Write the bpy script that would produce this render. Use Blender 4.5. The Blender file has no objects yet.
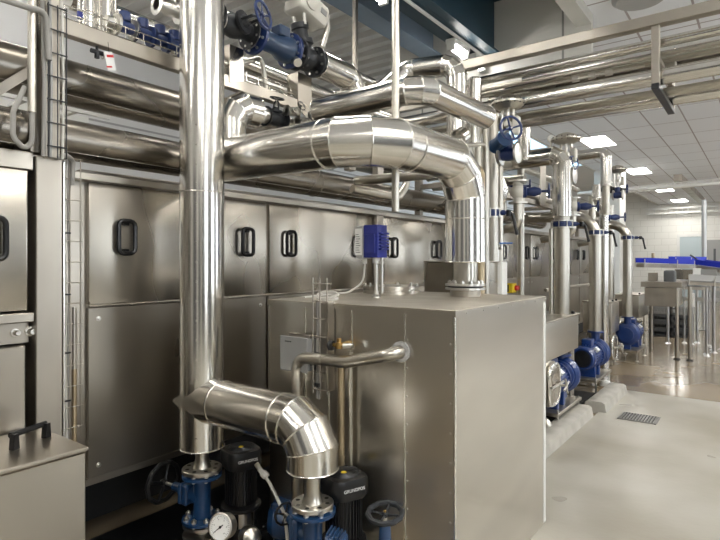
import bpy, bmesh, math, random
from mathutils import Vector, Matrix
random.seed(7)
PI = math.pi
V = Vector
SC = bpy.context.scene
COL = SC.collection

# ------------------------------------------------------------ camera
TH = math.radians(36.8)
cd = bpy.data.cameras.new('camera'); cam = bpy.data.objects.new('camera', cd); COL.objects.link(cam)
cam.location = (0, 0, 1.6); cam.rotation_euler = (PI/2, 0, TH)
cd.sensor_width = 36; cd.lens = 36*541/720; cd.shift_y = -8/720; cd.clip_start = .05; cd.clip_end = 100
SC.camera = cam
# ------------------------------------------------------------ world and exposure
w = bpy.data.worlds.new('world'); SC.world = w; w.use_nodes = True
w.node_tree.nodes['Background'].inputs[0].default_value = (.55, .75, 1, 1)
w.node_tree.nodes['Background'].inputs[1].default_value = .6
SC.view_settings.view_transform = 'Standard'; SC.view_settings.look = 'None'
SC.view_settings.gamma = 1; SC.view_settings.exposure = 0.42
PANEL_E = 30.0; TUBE_E = 34.0

# survey: a sighted direction met with a known plane of the room gives a place in the room
SN, CS = math.sin(TH), math.cos(TH)
def P(px, py, X=None, Y=None, Z=None, D=None):
    r = (px-360)/541; u = (262-py)/541
    xc = r*CS-SN; yc = r*SN+CS
    if X is not None: D = X/xc
    elif Y is not None: D = Y/yc
    elif Z is not None: D = (Z-1.6)/u
    return V((xc*D, yc*D, 1.6+u*D))

# ------------------------------------------------------------ materials
def mat(name, col, metal=0, rough=.5, noise=0, nscale=5, stretch=(1,1,1), bump=0, bscale=20, emis=None, es=0, aniso=0, rvar=0, col2=None, coat=0, spec=None, bstretch=(1,1,1)):
    m = bpy.data.materials.new(name); m.use_nodes = True
    nt = m.node_tree; N = nt.nodes; L = nt.links; b = N['Principled BSDF']
    b.inputs['Base Color'].default_value = (*col, 1); b.inputs['Metallic'].default_value = metal
    b.inputs['Roughness'].default_value = rough
    if spec is not None: b.inputs['Specular IOR Level'].default_value = spec
    if coat: b.inputs['Coat Weight'].default_value = coat; b.inputs['Coat Roughness'].default_value = .1
    if emis: b.inputs['Emission Color'].default_value = (*emis, 1); b.inputs['Emission Strength'].default_value = es
    tc = N.new('ShaderNodeTexCoord')
    def nz(scale, st, det=2):
        mp = N.new('ShaderNodeMapping'); mp.inputs['Scale'].default_value = st; L.new(tc.outputs['Object'], mp.inputs[0])
        n = N.new('ShaderNodeTexNoise'); n.inputs['Scale'].default_value = scale; n.inputs['Detail'].default_value = det; n.inputs['Roughness'].default_value = .4
        L.new(mp.outputs[0], n.inputs['Vector']); return n
    if noise or rvar or col2:
        n = nz(nscale, stretch)
        if noise or col2:
            mx = N.new('ShaderNodeMix'); mx.data_type = 'RGBA'
            c2 = col2 or tuple(max(0, c*(1-noise)) for c in col)
            mx.inputs[6].default_value = (*col, 1); mx.inputs[7].default_value = (*c2, 1)
            rr = N.new('ShaderNodeMapRange'); rr.inputs[1].default_value = .2; rr.inputs[2].default_value = .8; rr.interpolation_type = 'SMOOTHSTEP'
            L.new(n.outputs[0], rr.inputs[0]); L.new(rr.outputs[0], mx.inputs[0]); L.new(mx.outputs[2], b.inputs['Base Color'])
        if rvar:
            r2 = N.new('ShaderNodeMapRange'); r2.inputs[1].default_value = .2; r2.inputs[2].default_value = .8; r2.interpolation_type = 'SMOOTHSTEP'
            r2.inputs[3].default_value = rough-rvar; r2.inputs[4].default_value = rough+rvar
            L.new(n.outputs[0], r2.inputs[0]); L.new(r2.outputs[0], b.inputs['Roughness'])
    if bump:
        n2 = nz(bscale, bstretch, 1); bp = N.new('ShaderNodeBump'); bp.inputs['Strength'].default_value = bump; bp.inputs['Distance'].default_value = .02
        L.new(n2.outputs[0], bp.inputs['Height']); L.new(bp.outputs[0], b.inputs['Normal'])
    return m
M = {}
M['clad'] = mat('cladding_steel', (.74,.72,.68), 1, .19, noise=.06, nscale=2, rvar=.02, bump=.02, bscale=2)
M['clad_dull'] = mat('duct_steel', (.27,.245,.21), 1, .27, noise=.15, nscale=1.5, rvar=.04, bump=.02, bscale=2)
M['pipe'] = mat('bare_stainless', (.56,.53,.47), 1, .28, noise=.1, nscale=3)
M['panel'] = mat('panel_steel', (.50,.462,.40), 1, .27, noise=.22, nscale=1.6, stretch=(1,1,.6), rvar=.06, bump=.10, bscale=1.6)
M['panel2'] = mat('lower_panel_steel', (.47,.43,.37), 1, .33, noise=.25, nscale=2.2, stretch=(1,1,.6), rvar=.06, bump=.10, bscale=1.5)
M['tank'] = mat('tank_steel', (.68,.645,.58), 1, .3, noise=.16, nscale=1.8, stretch=(.6,.6,2.2), rvar=.02, bump=.12, bscale=1.3, bstretch=(.5,.5,2.5))
M['tanktop'] = mat('tank_top_steel', (.62,.57,.49), 1, .45, noise=.15, nscale=6, rvar=.06)
M['frame'] = mat('frame_steel', (.50,.46,.40), 1, .38, noise=.25, nscale=4, stretch=(1,1,.4), rvar=.08)
M['seam'] = mat('seam_steel', (.80,.78,.73), 1, .25)
M['bolt'] = mat('bolt_steel', (.66,.64,.6), 1, .3)
M['blue'] = mat('blue_enamel', (.011,.05,.14), 0, .32, noise=.25, nscale=12, coat=.3)
M['blue_dark'] = mat('blue_black_enamel', (.012,.035,.085), 0, .35, coat=.3)
M['pumpblue'] = mat('pump_blue', (.010,.038,.17), 0, .3, noise=.15, nscale=10, coat=.4)
M['navy'] = mat('navy_enamel', (.012,.03,.12), 0, .35, coat=.3)
M['plasticblue'] = mat('blue_plastic', (.018,.028,.22), 0, .35)
M['railblue'] = mat('conveyor_blue', (.01,.03,.5), 0, .35)
M['leverblue'] = mat('lever_blue', (.02,.16,.6), 0, .4)
M['black'] = mat('black_paint', (.010,.010,.011), 0, .32, noise=.2, nscale=20)
M['blackm'] = mat('black_iron', (.03,.032,.036), .3, .38, noise=.3, nscale=18)
M['white'] = mat('white_paint', (.75,.75,.72), 0, .45, noise=.05, nscale=4)
M['grey'] = mat('grey_plastic', (.38,.38,.37), 0, .45)
M['greybox'] = mat('grey_box', (.30,.30,.29), .3, .4)
M['dial'] = mat('dial_white', (.8,.8,.78), 0, .5)
M['ink'] = mat('ink_black', (.02,.02,.02), 0, .5)
M['textwhite'] = mat('letter_white', (.8,.8,.8), 0, .5)
M['yellow'] = mat('yellow_plastic', (.75,.55,.02), 0, .4)
M['red'] = mat('red_plastic', (.55,.02,.02), 0, .4)
M['brass'] = mat('brass', (.52,.34,.12), 1, .3)
M['cable'] = mat('grey_cable', (.30,.29,.27), 0, .5)
M['cablewhite'] = mat('pale_cable', (.62,.60,.56), 0, .45)
M['cableblack'] = mat('black_cable', (.02,.02,.02), 0, .5)
M['beamblue'] = mat('beam_teal', (.02,.055,.085), 0, .45, noise=.15, nscale=3)
M['beamgrey'] = mat('beam_bluegrey', (.18,.24,.31), 0, .45, noise=.1, nscale=3)
M['deck'] = mat('deck_metal', (.78,.77,.74), .1, .5)
M['wall'] = mat('wall_paint', (.78,.78,.76), 0, .7, noise=.05, nscale=2)
M['fascia'] = mat('fascia_panel', (.6,.59,.55), 0, .5, noise=.08, nscale=3)
M['curb'] = mat('curb_epoxy', (.46,.44,.39), 0, .42, noise=.18, nscale=8, rvar=.1)
M['crate'] = mat('crate_plastic', (.10,.105,.11), 0, .45)
M['glassdoor'] = mat('frosted_glass', (.50,.58,.60), 0, .25)
M['aluminium'] = mat('aluminium', (.62,.62,.61), 1, .35)
M['galv'] = mat('galvanised', (.55,.55,.55), 1, .42)
M['lamp'] = mat('lamp_diffuser', (.9,.9,.9), 0, .4, emis=(1,.97,.92), es=PANEL_E)
M['tube'] = mat('tube_light', (.9,.9,.9), 0, .4, emis=(1,.97,.92), es=TUBE_E)
M['skylight'] = mat('skylight_sheet', (.6,.8,.9), 0, .3, emis=(.55,.8,1), es=1.3)
M['pane_glow'] = mat('added_pane_glow', (.8,.85,.9), 0, .2, emis=(.86,.93,1), es=7)  # glow of the panes added on the unseen aisle wall
M['gate'] = mat('dark_reflection_panel', (.06,.062,.065), 0, .5)  # finish of added panels that put dark streaks into the steel reflections
M['drain'] = mat('grate_steel', (.45,.45,.45), 1, .35)
M['dark'] = mat('dark_void', (.02,.02,.02), 0, .6)
M['valvewhite'] = mat('actuator_cream', (.62,.60,.54), 0, .4)
M['ochre'] = mat('ochre_pipe', (.50,.40,.26), .8, .35, noise=.4, nscale=12, stretch=(3,3,.6))

def grid_mat(name, col, line, sx, sy, mortar, axes='XY', rough=.6, offset=0.0, off=(0,0), nz=.05):
    m = bpy.data.materials.new(name); m.use_nodes = True; nt = m.node_tree; N = nt.nodes; L = nt.links; b = N['Principled BSDF']
    tc = N.new('ShaderNodeTexCoord'); sp = N.new('ShaderNodeSeparateXYZ'); cb = N.new('ShaderNodeCombineXYZ')
    L.new(tc.outputs['Object'], sp.inputs[0]); L.new(sp.outputs[axes[0]], cb.inputs[0]); L.new(sp.outputs[axes[1]], cb.inputs[1])
    mp = N.new('ShaderNodeMapping'); mp.inputs['Location'].default_value = (*off, 0); L.new(cb.outputs[0], mp.inputs[0])
    br = N.new('ShaderNodeTexBrick'); br.offset = offset; br.squash = 1
    br.inputs['Scale'].default_value = 1; br.inputs['Brick Width'].default_value = sx; br.inputs['Row Height'].default_value = sy
    br.inputs['Mortar Size'].default_value = mortar; br.inputs['Mortar Smooth'].default_value = 0
    br.inputs['Color1'].default_value = (*col, 1); br.inputs['Color2'].default_value = (*[c*(1-nz) for c in col], 1); br.inputs['Mortar'].default_value = (*line, 1)
    L.new(mp.outputs[0], br.inputs['Vector']); L.new(br.outputs[0], b.inputs['Base Color']); b.inputs['Roughness'].default_value = rough
    return m
M['tiles'] = grid_mat('ceiling_tiles', (.88,.90,.94), (.40,.36,.37), .6, 1.2, .012, 'XY', .65)
M['bricks'] = grid_mat('painted_blocks', (.80,.79,.74), (.66,.65,.6), .6, .3, .01, 'XZ', .6, .5, nz=.03)
M['wall_aisle'] = mat('aisle_wall_paint', (.5,.49,.46), 0, .6, noise=.1, nscale=1)
M['wallpanels'] = grid_mat('wall_panels', (.70,.70,.70), (.36,.36,.36), 40, 1.15, .014, 'YZ', .5)
M['fasciagrid'] = grid_mat('fascia_grid', (.6,.59,.55), (.22,.22,.21), 1.8, 1.1, .012, 'XZ', .5, off=(0,.3))

def floor_mat(name, base, stain, rough, lo, hi, bmp=.12):
    m = bpy.data.materials.new(name); m.use_nodes = True; nt = m.node_tree; N = nt.nodes; L = nt.links; b = N['Principled BSDF']
    tc = N.new('ShaderNodeTexCoord')
    n = N.new('ShaderNodeTexNoise'); n.inputs['Scale'].default_value = .9; n.inputs['Detail'].default_value = 3; n.inputs['Roughness'].default_value = .45
    L.new(tc.outputs['Object'], n.inputs['Vector'])
    r = N.new('ShaderNodeValToRGB'); r.color_ramp.interpolation = 'EASE'; r.color_ramp.elements[0].position = lo; r.color_ramp.elements[0].color = (*stain, 1)
    r.color_ramp.elements[1].position = hi; r.color_ramp.elements[1].color = (*base, 1)
    L.new(n.outputs[0], r.inputs[0]); L.new(r.outputs[0], b.inputs['Base Color'])
    n2 = N.new('ShaderNodeTexNoise'); n2.inputs['Scale'].default_value = 2.2; n2.inputs['Detail'].default_value = 2
    L.new(tc.outputs['Object'], n2.inputs['Vector'])
    mr = N.new('ShaderNodeMapRange'); mr.inputs[1].default_value = .15; mr.inputs[2].default_value = .85; mr.inputs[3].default_value = rough-.1; mr.inputs[4].default_value = rough+.1
    L.new(n2.outputs[0], mr.inputs[0]); L.new(mr.outputs[0], b.inputs['Roughness'])
    bp = N.new('ShaderNodeBump'); bp.inputs['Strength'].default_value = bmp; bp.inputs['Distance'].default_value = .01
    n3 = N.new('ShaderNodeTexNoise'); n3.inputs['Scale'].default_value = 25; n3.inputs['Detail'].default_value = 4
    L.new(tc.outputs['Object'], n3.inputs['Vector']); L.new(n3.outputs[0], bp.inputs['Height']); L.new(bp.outputs[0], b.inputs['Normal'])
    return m
M['floor'] = floor_mat('grey_epoxy', (.43,.412,.36), (.29,.262,.205), .33, .28, .66)
M['floor2'] = floor_mat('brown_wet_floor', (.27,.215,.145), (.19,.15,.10), .17, .35, .6, .015)

# ------------------------------------------------------------ mesh builder
def basis(d):
    d = V(d).normalized()
    a = V((0,0,1)) if abs(d.z) < .9 else V((0,1,0))
    u = a.cross(d).normalized(); return u, d.cross(u).normalized(), d
def arc(pts, R, n=8):
    """round the corners of a polyline with bend radius R"""
    pts = [V(p) for p in pts]; out = [pts[0]]
    for i in range(1, len(pts)-1):
        a, b, c = pts[i-1], pts[i], pts[i+1]
        d1 = (b-a).normalized(); d2 = (c-b).normalized(); ang = d1.angle(d2)
        if ang < .02: out.append(b); continue
        t = min(R*math.tan(ang/2), (b-a).length*.49 if i > 1 else (b-a).length*.98, (c-b).length*.49 if i < len(pts)-2 else (c-b).length*.98)
        r = t/math.tan(ang/2); nrm = d1.cross(d2).normalized(); cen = (b-d1*t) + nrm.cross(d1)*r
        for k in range(n+1):
            out.append(cen + Matrix.Rotation(ang*k/n, 3, nrm) @ ((b-d1*t)-cen))
    out.append(pts[-1]); return out
def lobster(a, b, c, R, m):
    """m mitre points of a segmented bend of radius R at corner b"""
    a, b, c = V(a), V(b), V(c); d1 = (b-a).normalized(); d2 = (c-b).normalized(); ang = d1.angle(d2)
    if ang < .05: return [b]
    t = R*math.tan(ang/2); nrm = d1.cross(d2).normalized(); cen = b-d1*t+nrm.cross(d1)*R; s = (b-d1*t)-cen; h = ang/(2*m)
    return [cen + Matrix.Rotation((2*k+1)*h, 3, nrm) @ s/math.cos(h) for k in range(m)]
def rings(pts, r, seg=28):
    """mitred cross-section rings along a polyline; r may be a list"""
    pts = [V(p) for p in pts]; q = [pts[0]]
    for p in pts[1:]:
        if (p-q[-1]).length > 1e-5: q.append(p)
    pts = q; res = []; d = (pts[1]-pts[0]).normalized(); u, v, _ = basis(d)
    for i, p in enumerate(pts):
        rr = r[i] if isinstance(r, (list, tuple)) else r
        if i in (0, len(pts)-1):
            res.append([p + (u*math.cos(2*PI*k/seg)+v*math.sin(2*PI*k/seg))*rr for k in range(seg)])
        else:
            d2 = (pts[i+1]-p).normalized(); n = (d+d2).normalized(); ring = []
            for k in range(seg):
                o = (u*math.cos(2*PI*k/seg)+v*math.sin(2*PI*k/seg))*rr
                ring.append(p + o - d*(o.dot(n)/d.dot(n)))
            res.append(ring); q = d.rotation_difference(d2); u = q @ u; v = q @ v; d = d2
    return res
class MB:
    def __init__(s): s.bm = bmesh.new()
    def faces(s, vs, fs):
        b = [s.bm.verts.new(v) for v in vs]
        for f in fs:
            try: s.bm.faces.new([b[i] for i in f])
            except ValueError: pass
        return s
    def box(s, lo, hi, bev=0, rot=None, seg=1):
        lo, hi = V(lo), V(hi); c = (lo+hi)/2; h = (hi-lo)/2
        t = bmesh.new(); bmesh.ops.create_cube(t, size=2)
        for v in t.verts: v.co = V((v.co.x*h.x, v.co.y*h.y, v.co.z*h.z))
        if bev: bmesh.ops.bevel(t, geom=t.edges[:], offset=bev, segments=seg, affect='EDGES', profile=.6)
        R = rot if rot is not None else Matrix.Identity(3)
        t.verts.index_update()
        s.faces([c + R @ v.co for v in t.verts], [[v.index for v in f.verts] for f in t.faces]); t.free(); return s
    def loft(s, rs, cap=True, split=False):
        n = len(rs[0])
        if split:
            for a, b in zip(rs, rs[1:]): s.faces(a+b, [[k, (k+1)%n, n+(k+1)%n, n+k] for k in range(n)])
            if cap: s.faces(rs[0], [list(range(n))[::-1]]); s.faces(rs[-1], [list(range(n))])
        else:
            vs = [v for r in rs for v in r]; fs = []
            for i in range(len(rs)-1):
                for k in range(n): fs.append([i*n+k, i*n+(k+1)%n, (i+1)*n+(k+1)%n, (i+1)*n+k])
            if cap: fs.append(list(range(n))[::-1]); fs.append([(len(rs)-1)*n+k for k in range(n)])
            s.faces(vs, fs)
        return s
    def tube(s, pts, r, seg=20, bend=0, n=8, cap=True, split=False):
        if bend: pts = arc(pts, bend, n)
        return s.loft(rings(pts, r, seg), cap, split)
    def cyl(s, a, b, r, seg=20, r2=None): return s.tube([a, b], [r, r if r2 is None else r2], seg)
    def lathe(s, prof, o, ax=(0,0,1), seg=28):
        u, v, d = basis(ax); o = V(o)
        rs = [[o + d*h + (u*math.cos(2*PI*k/seg)+v*math.sin(2*PI*k/seg))*max(r, 1e-4) for k in range(seg)] for r, h in prof]
        return s.loft(rs)
    def torus(s, o, ax, R, r, seg=28, ts=8):
        u, v, d = basis(ax); o = V(o); vs = []; fs = []
        for i in range(seg):
            a = 2*PI*i/seg; e = u*math.cos(a)+v*math.sin(a)
            for j in range(ts):
                b = 2*PI*j/ts; vs.append(o + e*(R+r*math.cos(b)) + d*r*math.sin(b))
        for i in range(seg):
            for j in range(ts): fs.append([i*ts+j, ((i+1)%seg)*ts+j, ((i+1)%seg)*ts+(j+1)%ts, i*ts+(j+1)%ts])
        return s.faces(vs, fs)
    def loop(s, pts, r, ts=6):
        """closed tube through pts"""
        pts = [V(p) for p in pts]; n = len(pts); vs = []; fs = []
        nrm = sum(((pts[i]-pts[0]).cross(pts[(i+1)%n]-pts[0]) for i in range(1, n-1)), V((0,0,0))).normalized()
        for i in range(n):
            t = (pts[(i+1)%n]-pts[i-1]).normalized(); e = t.cross(nrm).normalized()
            for j in range(ts): vs.append(pts[i] + e*r*math.cos(2*PI*j/ts) + nrm*r*math.sin(2*PI*j/ts))
        for i in range(n):
            for j in range(ts): fs.append([i*ts+j, ((i+1)%n)*ts+j, ((i+1)%n)*ts+(j+1)%ts, i*ts+(j+1)%ts])
        return s.faces(vs, fs)
    def prism(s, poly, ext):
        poly = [V(p) for p in poly]; e = V(ext); n = len(poly)
        return s.faces(poly+[p+e for p in poly], [list(range(n))[::-1], [n+k for k in range(n)]] + [[k, (k+1)%n, n+(k+1)%n, n+k] for k in range(n)])
    def build(s, name, m, parent=None, smooth=True, ang=32, label=None):
        bmesh.ops.recalc_face_normals(s.bm, faces=s.bm.faces[:])
        o0 = root_loc(parent) if parent else None
        if o0 is not None:
            for v in s.bm.verts: v.co -= o0
        me = bpy.data.meshes.new(name); s.bm.to_mesh(me); s.bm.free()
        me.materials.append(M[m] if isinstance(m, str) else m)
        if smooth:
            me.polygons.foreach_set('use_smooth', [True]*len(me.polygons)); me.set_sharp_from_angle(angle=math.radians(ang))
        o = bpy.data.objects.new(name, me); COL.objects.link(o)
        if parent: o.parent = parent
        if label: o['label'] = label
        return o
def root_loc(o):
    while o.parent: o = o.parent
    return V(o.location)
def thing(name, label, cat, loc=(0,0,0), group=None):
    o = bpy.data.objects.new(name, None); COL.objects.link(o); o.location = loc; o.empty_display_size = .1
    o['label'] = label; o['category'] = cat
    if group: o['group'] = group
    return o
def tag(o, label, cat, group=None, kind=None):
    o['label'] = label; o['category'] = cat
    if group: o['group'] = group
    if kind: o['kind'] = kind
    return o
def struct(o): o['kind'] = 'structure'; return o
def dup(root, loc, label, rotz=None, group=None):
    r = root.copy(); COL.objects.link(r); r.location = loc; r['label'] = label
    if rotz is not None: r.rotation_euler = (0, 0, rotz)
    if group: r['group'] = group
    def rec(src, dst):
        for ch in list(src.children):
            c = ch.copy(); COL.objects.link(c); c.parent = dst; rec(ch, c)
    rec(root, r); return r
def text(s, size, o, right, up, m, parent, depth=.001):
    cu = bpy.data.curves.new('lettering', 'FONT'); cu.body = s; cu.size = size; cu.extrude = depth; cu.align_x = 'CENTER'; cu.align_y = 'CENTER'
    t = bpy.data.objects.new('tmp', cu); COL.objects.link(t)
    dg = bpy.context.evaluated_depsgraph_get(); me = bpy.data.meshes.new_from_object(t.evaluated_get(dg)); bpy.data.objects.remove(t)
    R, U = V(right).normalized(), V(up).normalized(); Nn = R.cross(U)
    o0 = root_loc(parent)
    for v in me.vertices: v.co = V(o)-o0 + R*v.co.x + U*v.co.y + Nn*v.co.z
    me.materials.clear(); me.materials.append(M[m])
    ob = bpy.data.objects.new('lettering', me); COL.objects.link(ob); ob.parent = parent; return ob

# ------------------------------------------------------------ plumbing kit
def flange(o, ax, R, t, nb, parent, m='bolt', r_in=0, name='flange', bolts=True, bm_='bolt', seg=32, boltr=None):
    """flange disc centred at o, thickness t along ax, with nb bolts as sub-parts"""
    u, v, d = basis(ax); o = V(o)
    f = MB().lathe([(0, 0), (R*.94, 0), (R, t*.1), (R, t*.9), (R*.94, t), (0, t)], o, d, seg).build(name, m, parent)
    br = boltr or R*.085
    if bolts:
        for k in range(nb):
            a = 2*PI*(k+.5)/nb; c = o + (u*math.cos(a)+v*math.sin(a))*R*.8
            MB().lathe([(0,-t*.45), (br*.9,-t*.45), (br*.9,0), (br*.9,t), (br*1.3,t), (br*1.3,t+br*1.3), (br*.6,t+br*1.3), (br*.6,t+br*2), (0,t+br*2)], c, d, 6).build('bolt', bm_, f, smooth=False)
    return f
def handwheel(o, ax, R, m, parent, spokes=5, rim=.11, knurl=False, hubm=None):
    u, v, d = basis(ax); o = V(o); b = MB()
    pts = []
    n = 40
    for k in range(n):
        a = 2*PI*k/n; rr = R*(1+(.035 if knurl and k % 4 < 2 else 0)); pts.append(o + (u*math.cos(a)+v*math.sin(a))*rr)
    b.loop(pts, R*rim, 8)
    for k in range(spokes):
        a = 2*PI*k/spokes+.3; e = u*math.cos(a)+v*math.sin(a)
        b.tube([o + e*R*.12 - d*R*.12, o + e*R*.5 - d*R*.06, o + e*R], R*.075, 8)
    b.lathe([(0,-R*.22), (R*.18,-R*.22), (R*.2,0), (R*.15,R*.08), (0,R*.08)], o, d, 16)
    w = b.build('handwheel', m, parent)
    MB().lathe([(0,R*.08), (R*.09,R*.08), (R*.09,R*.17), (0,R*.19)], o, d, 6).build('nut', hubm or 'bolt', w, smooth=False)
    return w
def globe_valve(name, label, o, ax, stem, r, L, H, WR, m, wm, cat='valve', group=None, spokes=5, knurl=False, det=True, fm=None, nb=8):
    """flanged valve: body along ax, bonnet along stem"""
    o = V(o); ax = V(ax).normalized(); st = V(stem).normalized()
    t = thing(name, label, cat, o - V((0,0,r*1.9)), group)
    MB().lathe([(0,-L/2), (r*1.0,-L/2), (r*.95,-L*.3), (r*1.25,-L*.12), (r*1.35,0), (r*1.25,L*.12), (r*.95,L*.3), (r,L/2), (0,L/2)], o, ax, 28).build('body', m, t)
    for s in (-1, 1):
        flange(o + ax*s*L/2 - ax*(r*.18 if s > 0 else 0), ax, r*1.85, r*.18, nb, t, fm or m, bolts=det)
    MB().lathe([(0,0), (r*.95,0), (r*.85,r*1.2), (r*1.3,r*1.25), (r*1.3,r*1.6), (r*.75,r*1.65), (r*.5,r*2.1), (0,r*2.1)], o, st, 24).build('bonnet', m, t)
    y = MB(); u, v, _ = basis(st)
    for s in (-1, 1): y.tube([o+st*r*1.6+u*s*r*.7, o+st*(r*1.6+(H-r*1.6)*.6)+u*s*r*.6, o+st*(H*.88)+u*s*r*.15], r*.16, 8)
    y.build('yoke', m, t)
    MB().cyl(o+st*r*1.5, o+st*(H+r*.25), r*.14, 10).build('stem', 'bolt', t)
    handwheel(o+st*H, st, WR, wm, t, spokes, knurl=knurl)
    return t
def insulated(name, label, pts, r, bend, n=3, mm='clad', cat='pipe', rings_at=(), group=None, seg=36, bead=True, base=None, beadr=.0032):
    """clad pipe with mitred segment elbows; straight runs and elbow segments are parts"""
    pts = [V(p) for p in pts]; t = thing(name, label, cat, base or min(pts, key=lambda p: p.z), group)
    path = [pts[0]]; kinds = []
    for i in range(1, len(pts)-1):
        c = lobster(pts[i-1], pts[i], pts[i+1], bend, n)
        kinds.append('pipe_section'); path.append(c[0])
        for k in range(1, len(c)): kinds.append('elbow_segment'); path.append(c[k])
    kinds.append('pipe_section'); path.append(pts[-1])
    rs = rings(path, r, seg); i = 0
    while i < len(kinds):
        j = i
        while kinds[i] == 'elbow_segment' and j+1 < len(kinds) and kinds[j+1] == kinds[i]: j += 1
        b = MB().loft(rs[i:j+2], cap=True, split=True)
        o = b.build('pipe_section' if kinds[i] == 'pipe_section' else 'elbow', mm, t)
        if bead:
            bb = MB()
            lo = i if i > 0 else (i if False else i)
            for k in range(i, j+2):
                if k == i and i > 0: continue
                bb.loop([p for p in rs[k]], beadr)
            bb.build('seam', 'seam' if mm == 'clad' else mm, o)
        i = j+1
    for (a, dr) in rings_at:
        MB().torus(a, dr, r*1.006, beadr, 36, 6).build('seam', 'seam' if mm == 'clad' else mm, t)
    return t
def bare(name, label, pts, r, bend=0, m='pipe', cat='pipe', group=None, seg=20, base=None, n=8):
    pts = [V(p) for p in pts]; b = base or min(pts, key=lambda p: p.z)
    o = MB().tube(pts, r, seg, bend, n)
    for v in o.bm.verts: v.co -= V(b)
    o = o.build(name, m); o.location = b; tag(o, label, cat, group); return o
# ============================================================ THE ROOM
TZ, DZ = 4.3, 5.0            # tiled ceiling, high bay deck
XW0, XW1, YW0, YW1 = -7.0, 5.0, -4.5, 29.0
def sbox(name, lo, hi, m, bev=0): return struct(MB().box(lo, hi, bev).build(name, m))
sbox('floor', (-1.42, YW0, -.2), (XW1, 7.4, 0), 'floor')
sbox('floor_back', (XW0, 7.4, -.2), (XW1, YW1, -.006), 'floor2')
sbox('floor_machine_side', (XW0, YW0, -.2), (-1.42, 7.4, -.02), 'floor2')
sbox('wall_left', (XW0-.2, YW0, -.2), (XW0, YW1, DZ+.3), 'wallpanels')
sbox('wall_right', (XW1, YW0, -.2), (XW1+.2, YW1, DZ+.3), 'wall_aisle')
sbox('wall_back', (XW0-.2, YW0-.2, -.2), (XW1+.2, YW0, DZ+.3), 'wall_aisle')
sbox('wall_far', (XW0-.2, YW1, -.2), (XW1+.2, YW1+.2, DZ+.3), 'bricks')
# tiled ceiling: near bay on the right, full width further back
struct(MB().box((-1.58, YW0, TZ), (XW1, 6.25, TZ+.05)).box((-4.0, 6.25, TZ), (XW1, YW1, TZ+.05)).build('ceiling', 'tiles'))
# ribbed deck of the high bay (ribs run across the machine)
d = MB(); y = YW0; prof = []
while y < 8.3:
    prof += [(y, DZ), (y+.13, DZ), (y+.16, DZ+.08), (y+.27, DZ+.08), (y+.30, DZ)]; y += .30
vs = []; fs = []
for (yy, zz) in prof: vs += [V((XW0, yy, zz)), V((-1.5, yy, zz))]
for k in range(len(prof)-1): fs.append([2*k, 2*k+1, 2*k+3, 2*k+2])
d.faces(vs, fs); d.box((XW0, YW0, DZ+.12), (-1.5, 8.3, DZ+.2))
struct(d.build('ceiling_deck', 'deck', smooth=False))
dk = MB().box((XW0, 8.3, DZ), (-5.9, YW1, DZ+.1)).box((-4.3, 8.3, DZ), (-3.9, YW1, DZ+.1)).box((-5.9, 8.3, DZ), (-4.3, 10.2, DZ+.1)).box((-5.9, 20, DZ), (-4.3, YW1, DZ+.1))
struct(dk.build('ceiling_rear', 'wall'))
struct(MB().box((-5.9, 10.2, DZ+.02), (-4.3, 20, DZ+.05)).build('window_1', 'skylight'))
# fascia between the high bay and the tiled ceiling
sbox('wall_fascia', (-4.0, 6.18, 3.55), (-1.5, 6.25, DZ+.1), 'fasciagrid')
sbox('wall_fascia_rear', (-4.06, 6.25, TZ-.02), (-4.0, YW1, DZ+.1), 'fascia')
sbox('trim_1', (-1.66, YW0, TZ-.12), (-1.5, 6.18, DZ+.1), 'fascia')
# roof beams of the high bay
def ibeam(name, x, y0, y1, z0, h, wd, m):
    b = MB(); b.box((x-wd/2, y0, z0), (x+wd/2, y1, z0+.02)); b.box((x-.012, y0, z0+.02), (x+.012, y1, z0+h-.02)); b.box((x-wd/2, y0, z0+h-.02), (x+wd/2, y1, z0+h))
    return struct(b.build(name, m, smooth=False))
ibeam('roof_beam', -3.45, YW0, 6.18, 4.25, .45, .26, 'beamgrey')
struct(MB().box((-2.86, YW0, 4.05), (-2.60, 6.17, DZ-.02), .006).build('roof_girder', 'beamblue'))
struct(MB().box((-2.60, YW0, 4.72), (-2.32, 6.17, 4.78)).box((-2.60, YW0, 4.05), (-2.50, 6.17, 4.08)).build('roof_girder_flange', 'beamblue'))
# aisle-side wall: dark panels and glowing panes, added unseen for reflections and fill light
for k in range(6):
    y = -3.9+k*4.6
    struct(MB().box((XW1-.06, y, 0), (XW1-.01, y+2.6, 3.3)).build('added_dark_panel', 'gate'))
    struct(MB().box((XW1-.08, y-.12, 0), (XW1, y, 3.42)).box((XW1-.08, y+2.6, 0), (XW1, y+2.72, 3.42)).box((XW1-.08, y, 3.3), (XW1, y+2.6, 3.42)).build('trim_4', 'white'))
    struct(MB().box((XW1-.02, y+3.15, 1.0), (XW1+.01, y+3.95, 3.5)).build('added_glow_pane', 'pane_glow'))
    struct(MB().box((XW1-.05, y+3.09, .94), (XW1, y+3.15, 3.56)).box((XW1-.05, y+3.95, .94), (XW1, y+4.01, 3.56)).box((XW1-.05, y+3.15, .94), (XW1, y+3.95, 1.0)).box((XW1-.05, y+3.15, 3.5), (XW1, y+3.95, 3.56)).build('trim_5', 'white'))
for x in (-5.6, -1.6, 1.8):
    struct(MB().box((x, YW0+.01, 0), (x+2.2, YW0+.06, 3.2)).build('added_back_panel', 'gate'))  # more added dark panels, behind the camera, seen only in reflections
# white column beyond the machine
sbox('column', (-4.05, 17.0, 0), (-3.35, 17.8, TZ), 'white', .01)

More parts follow.
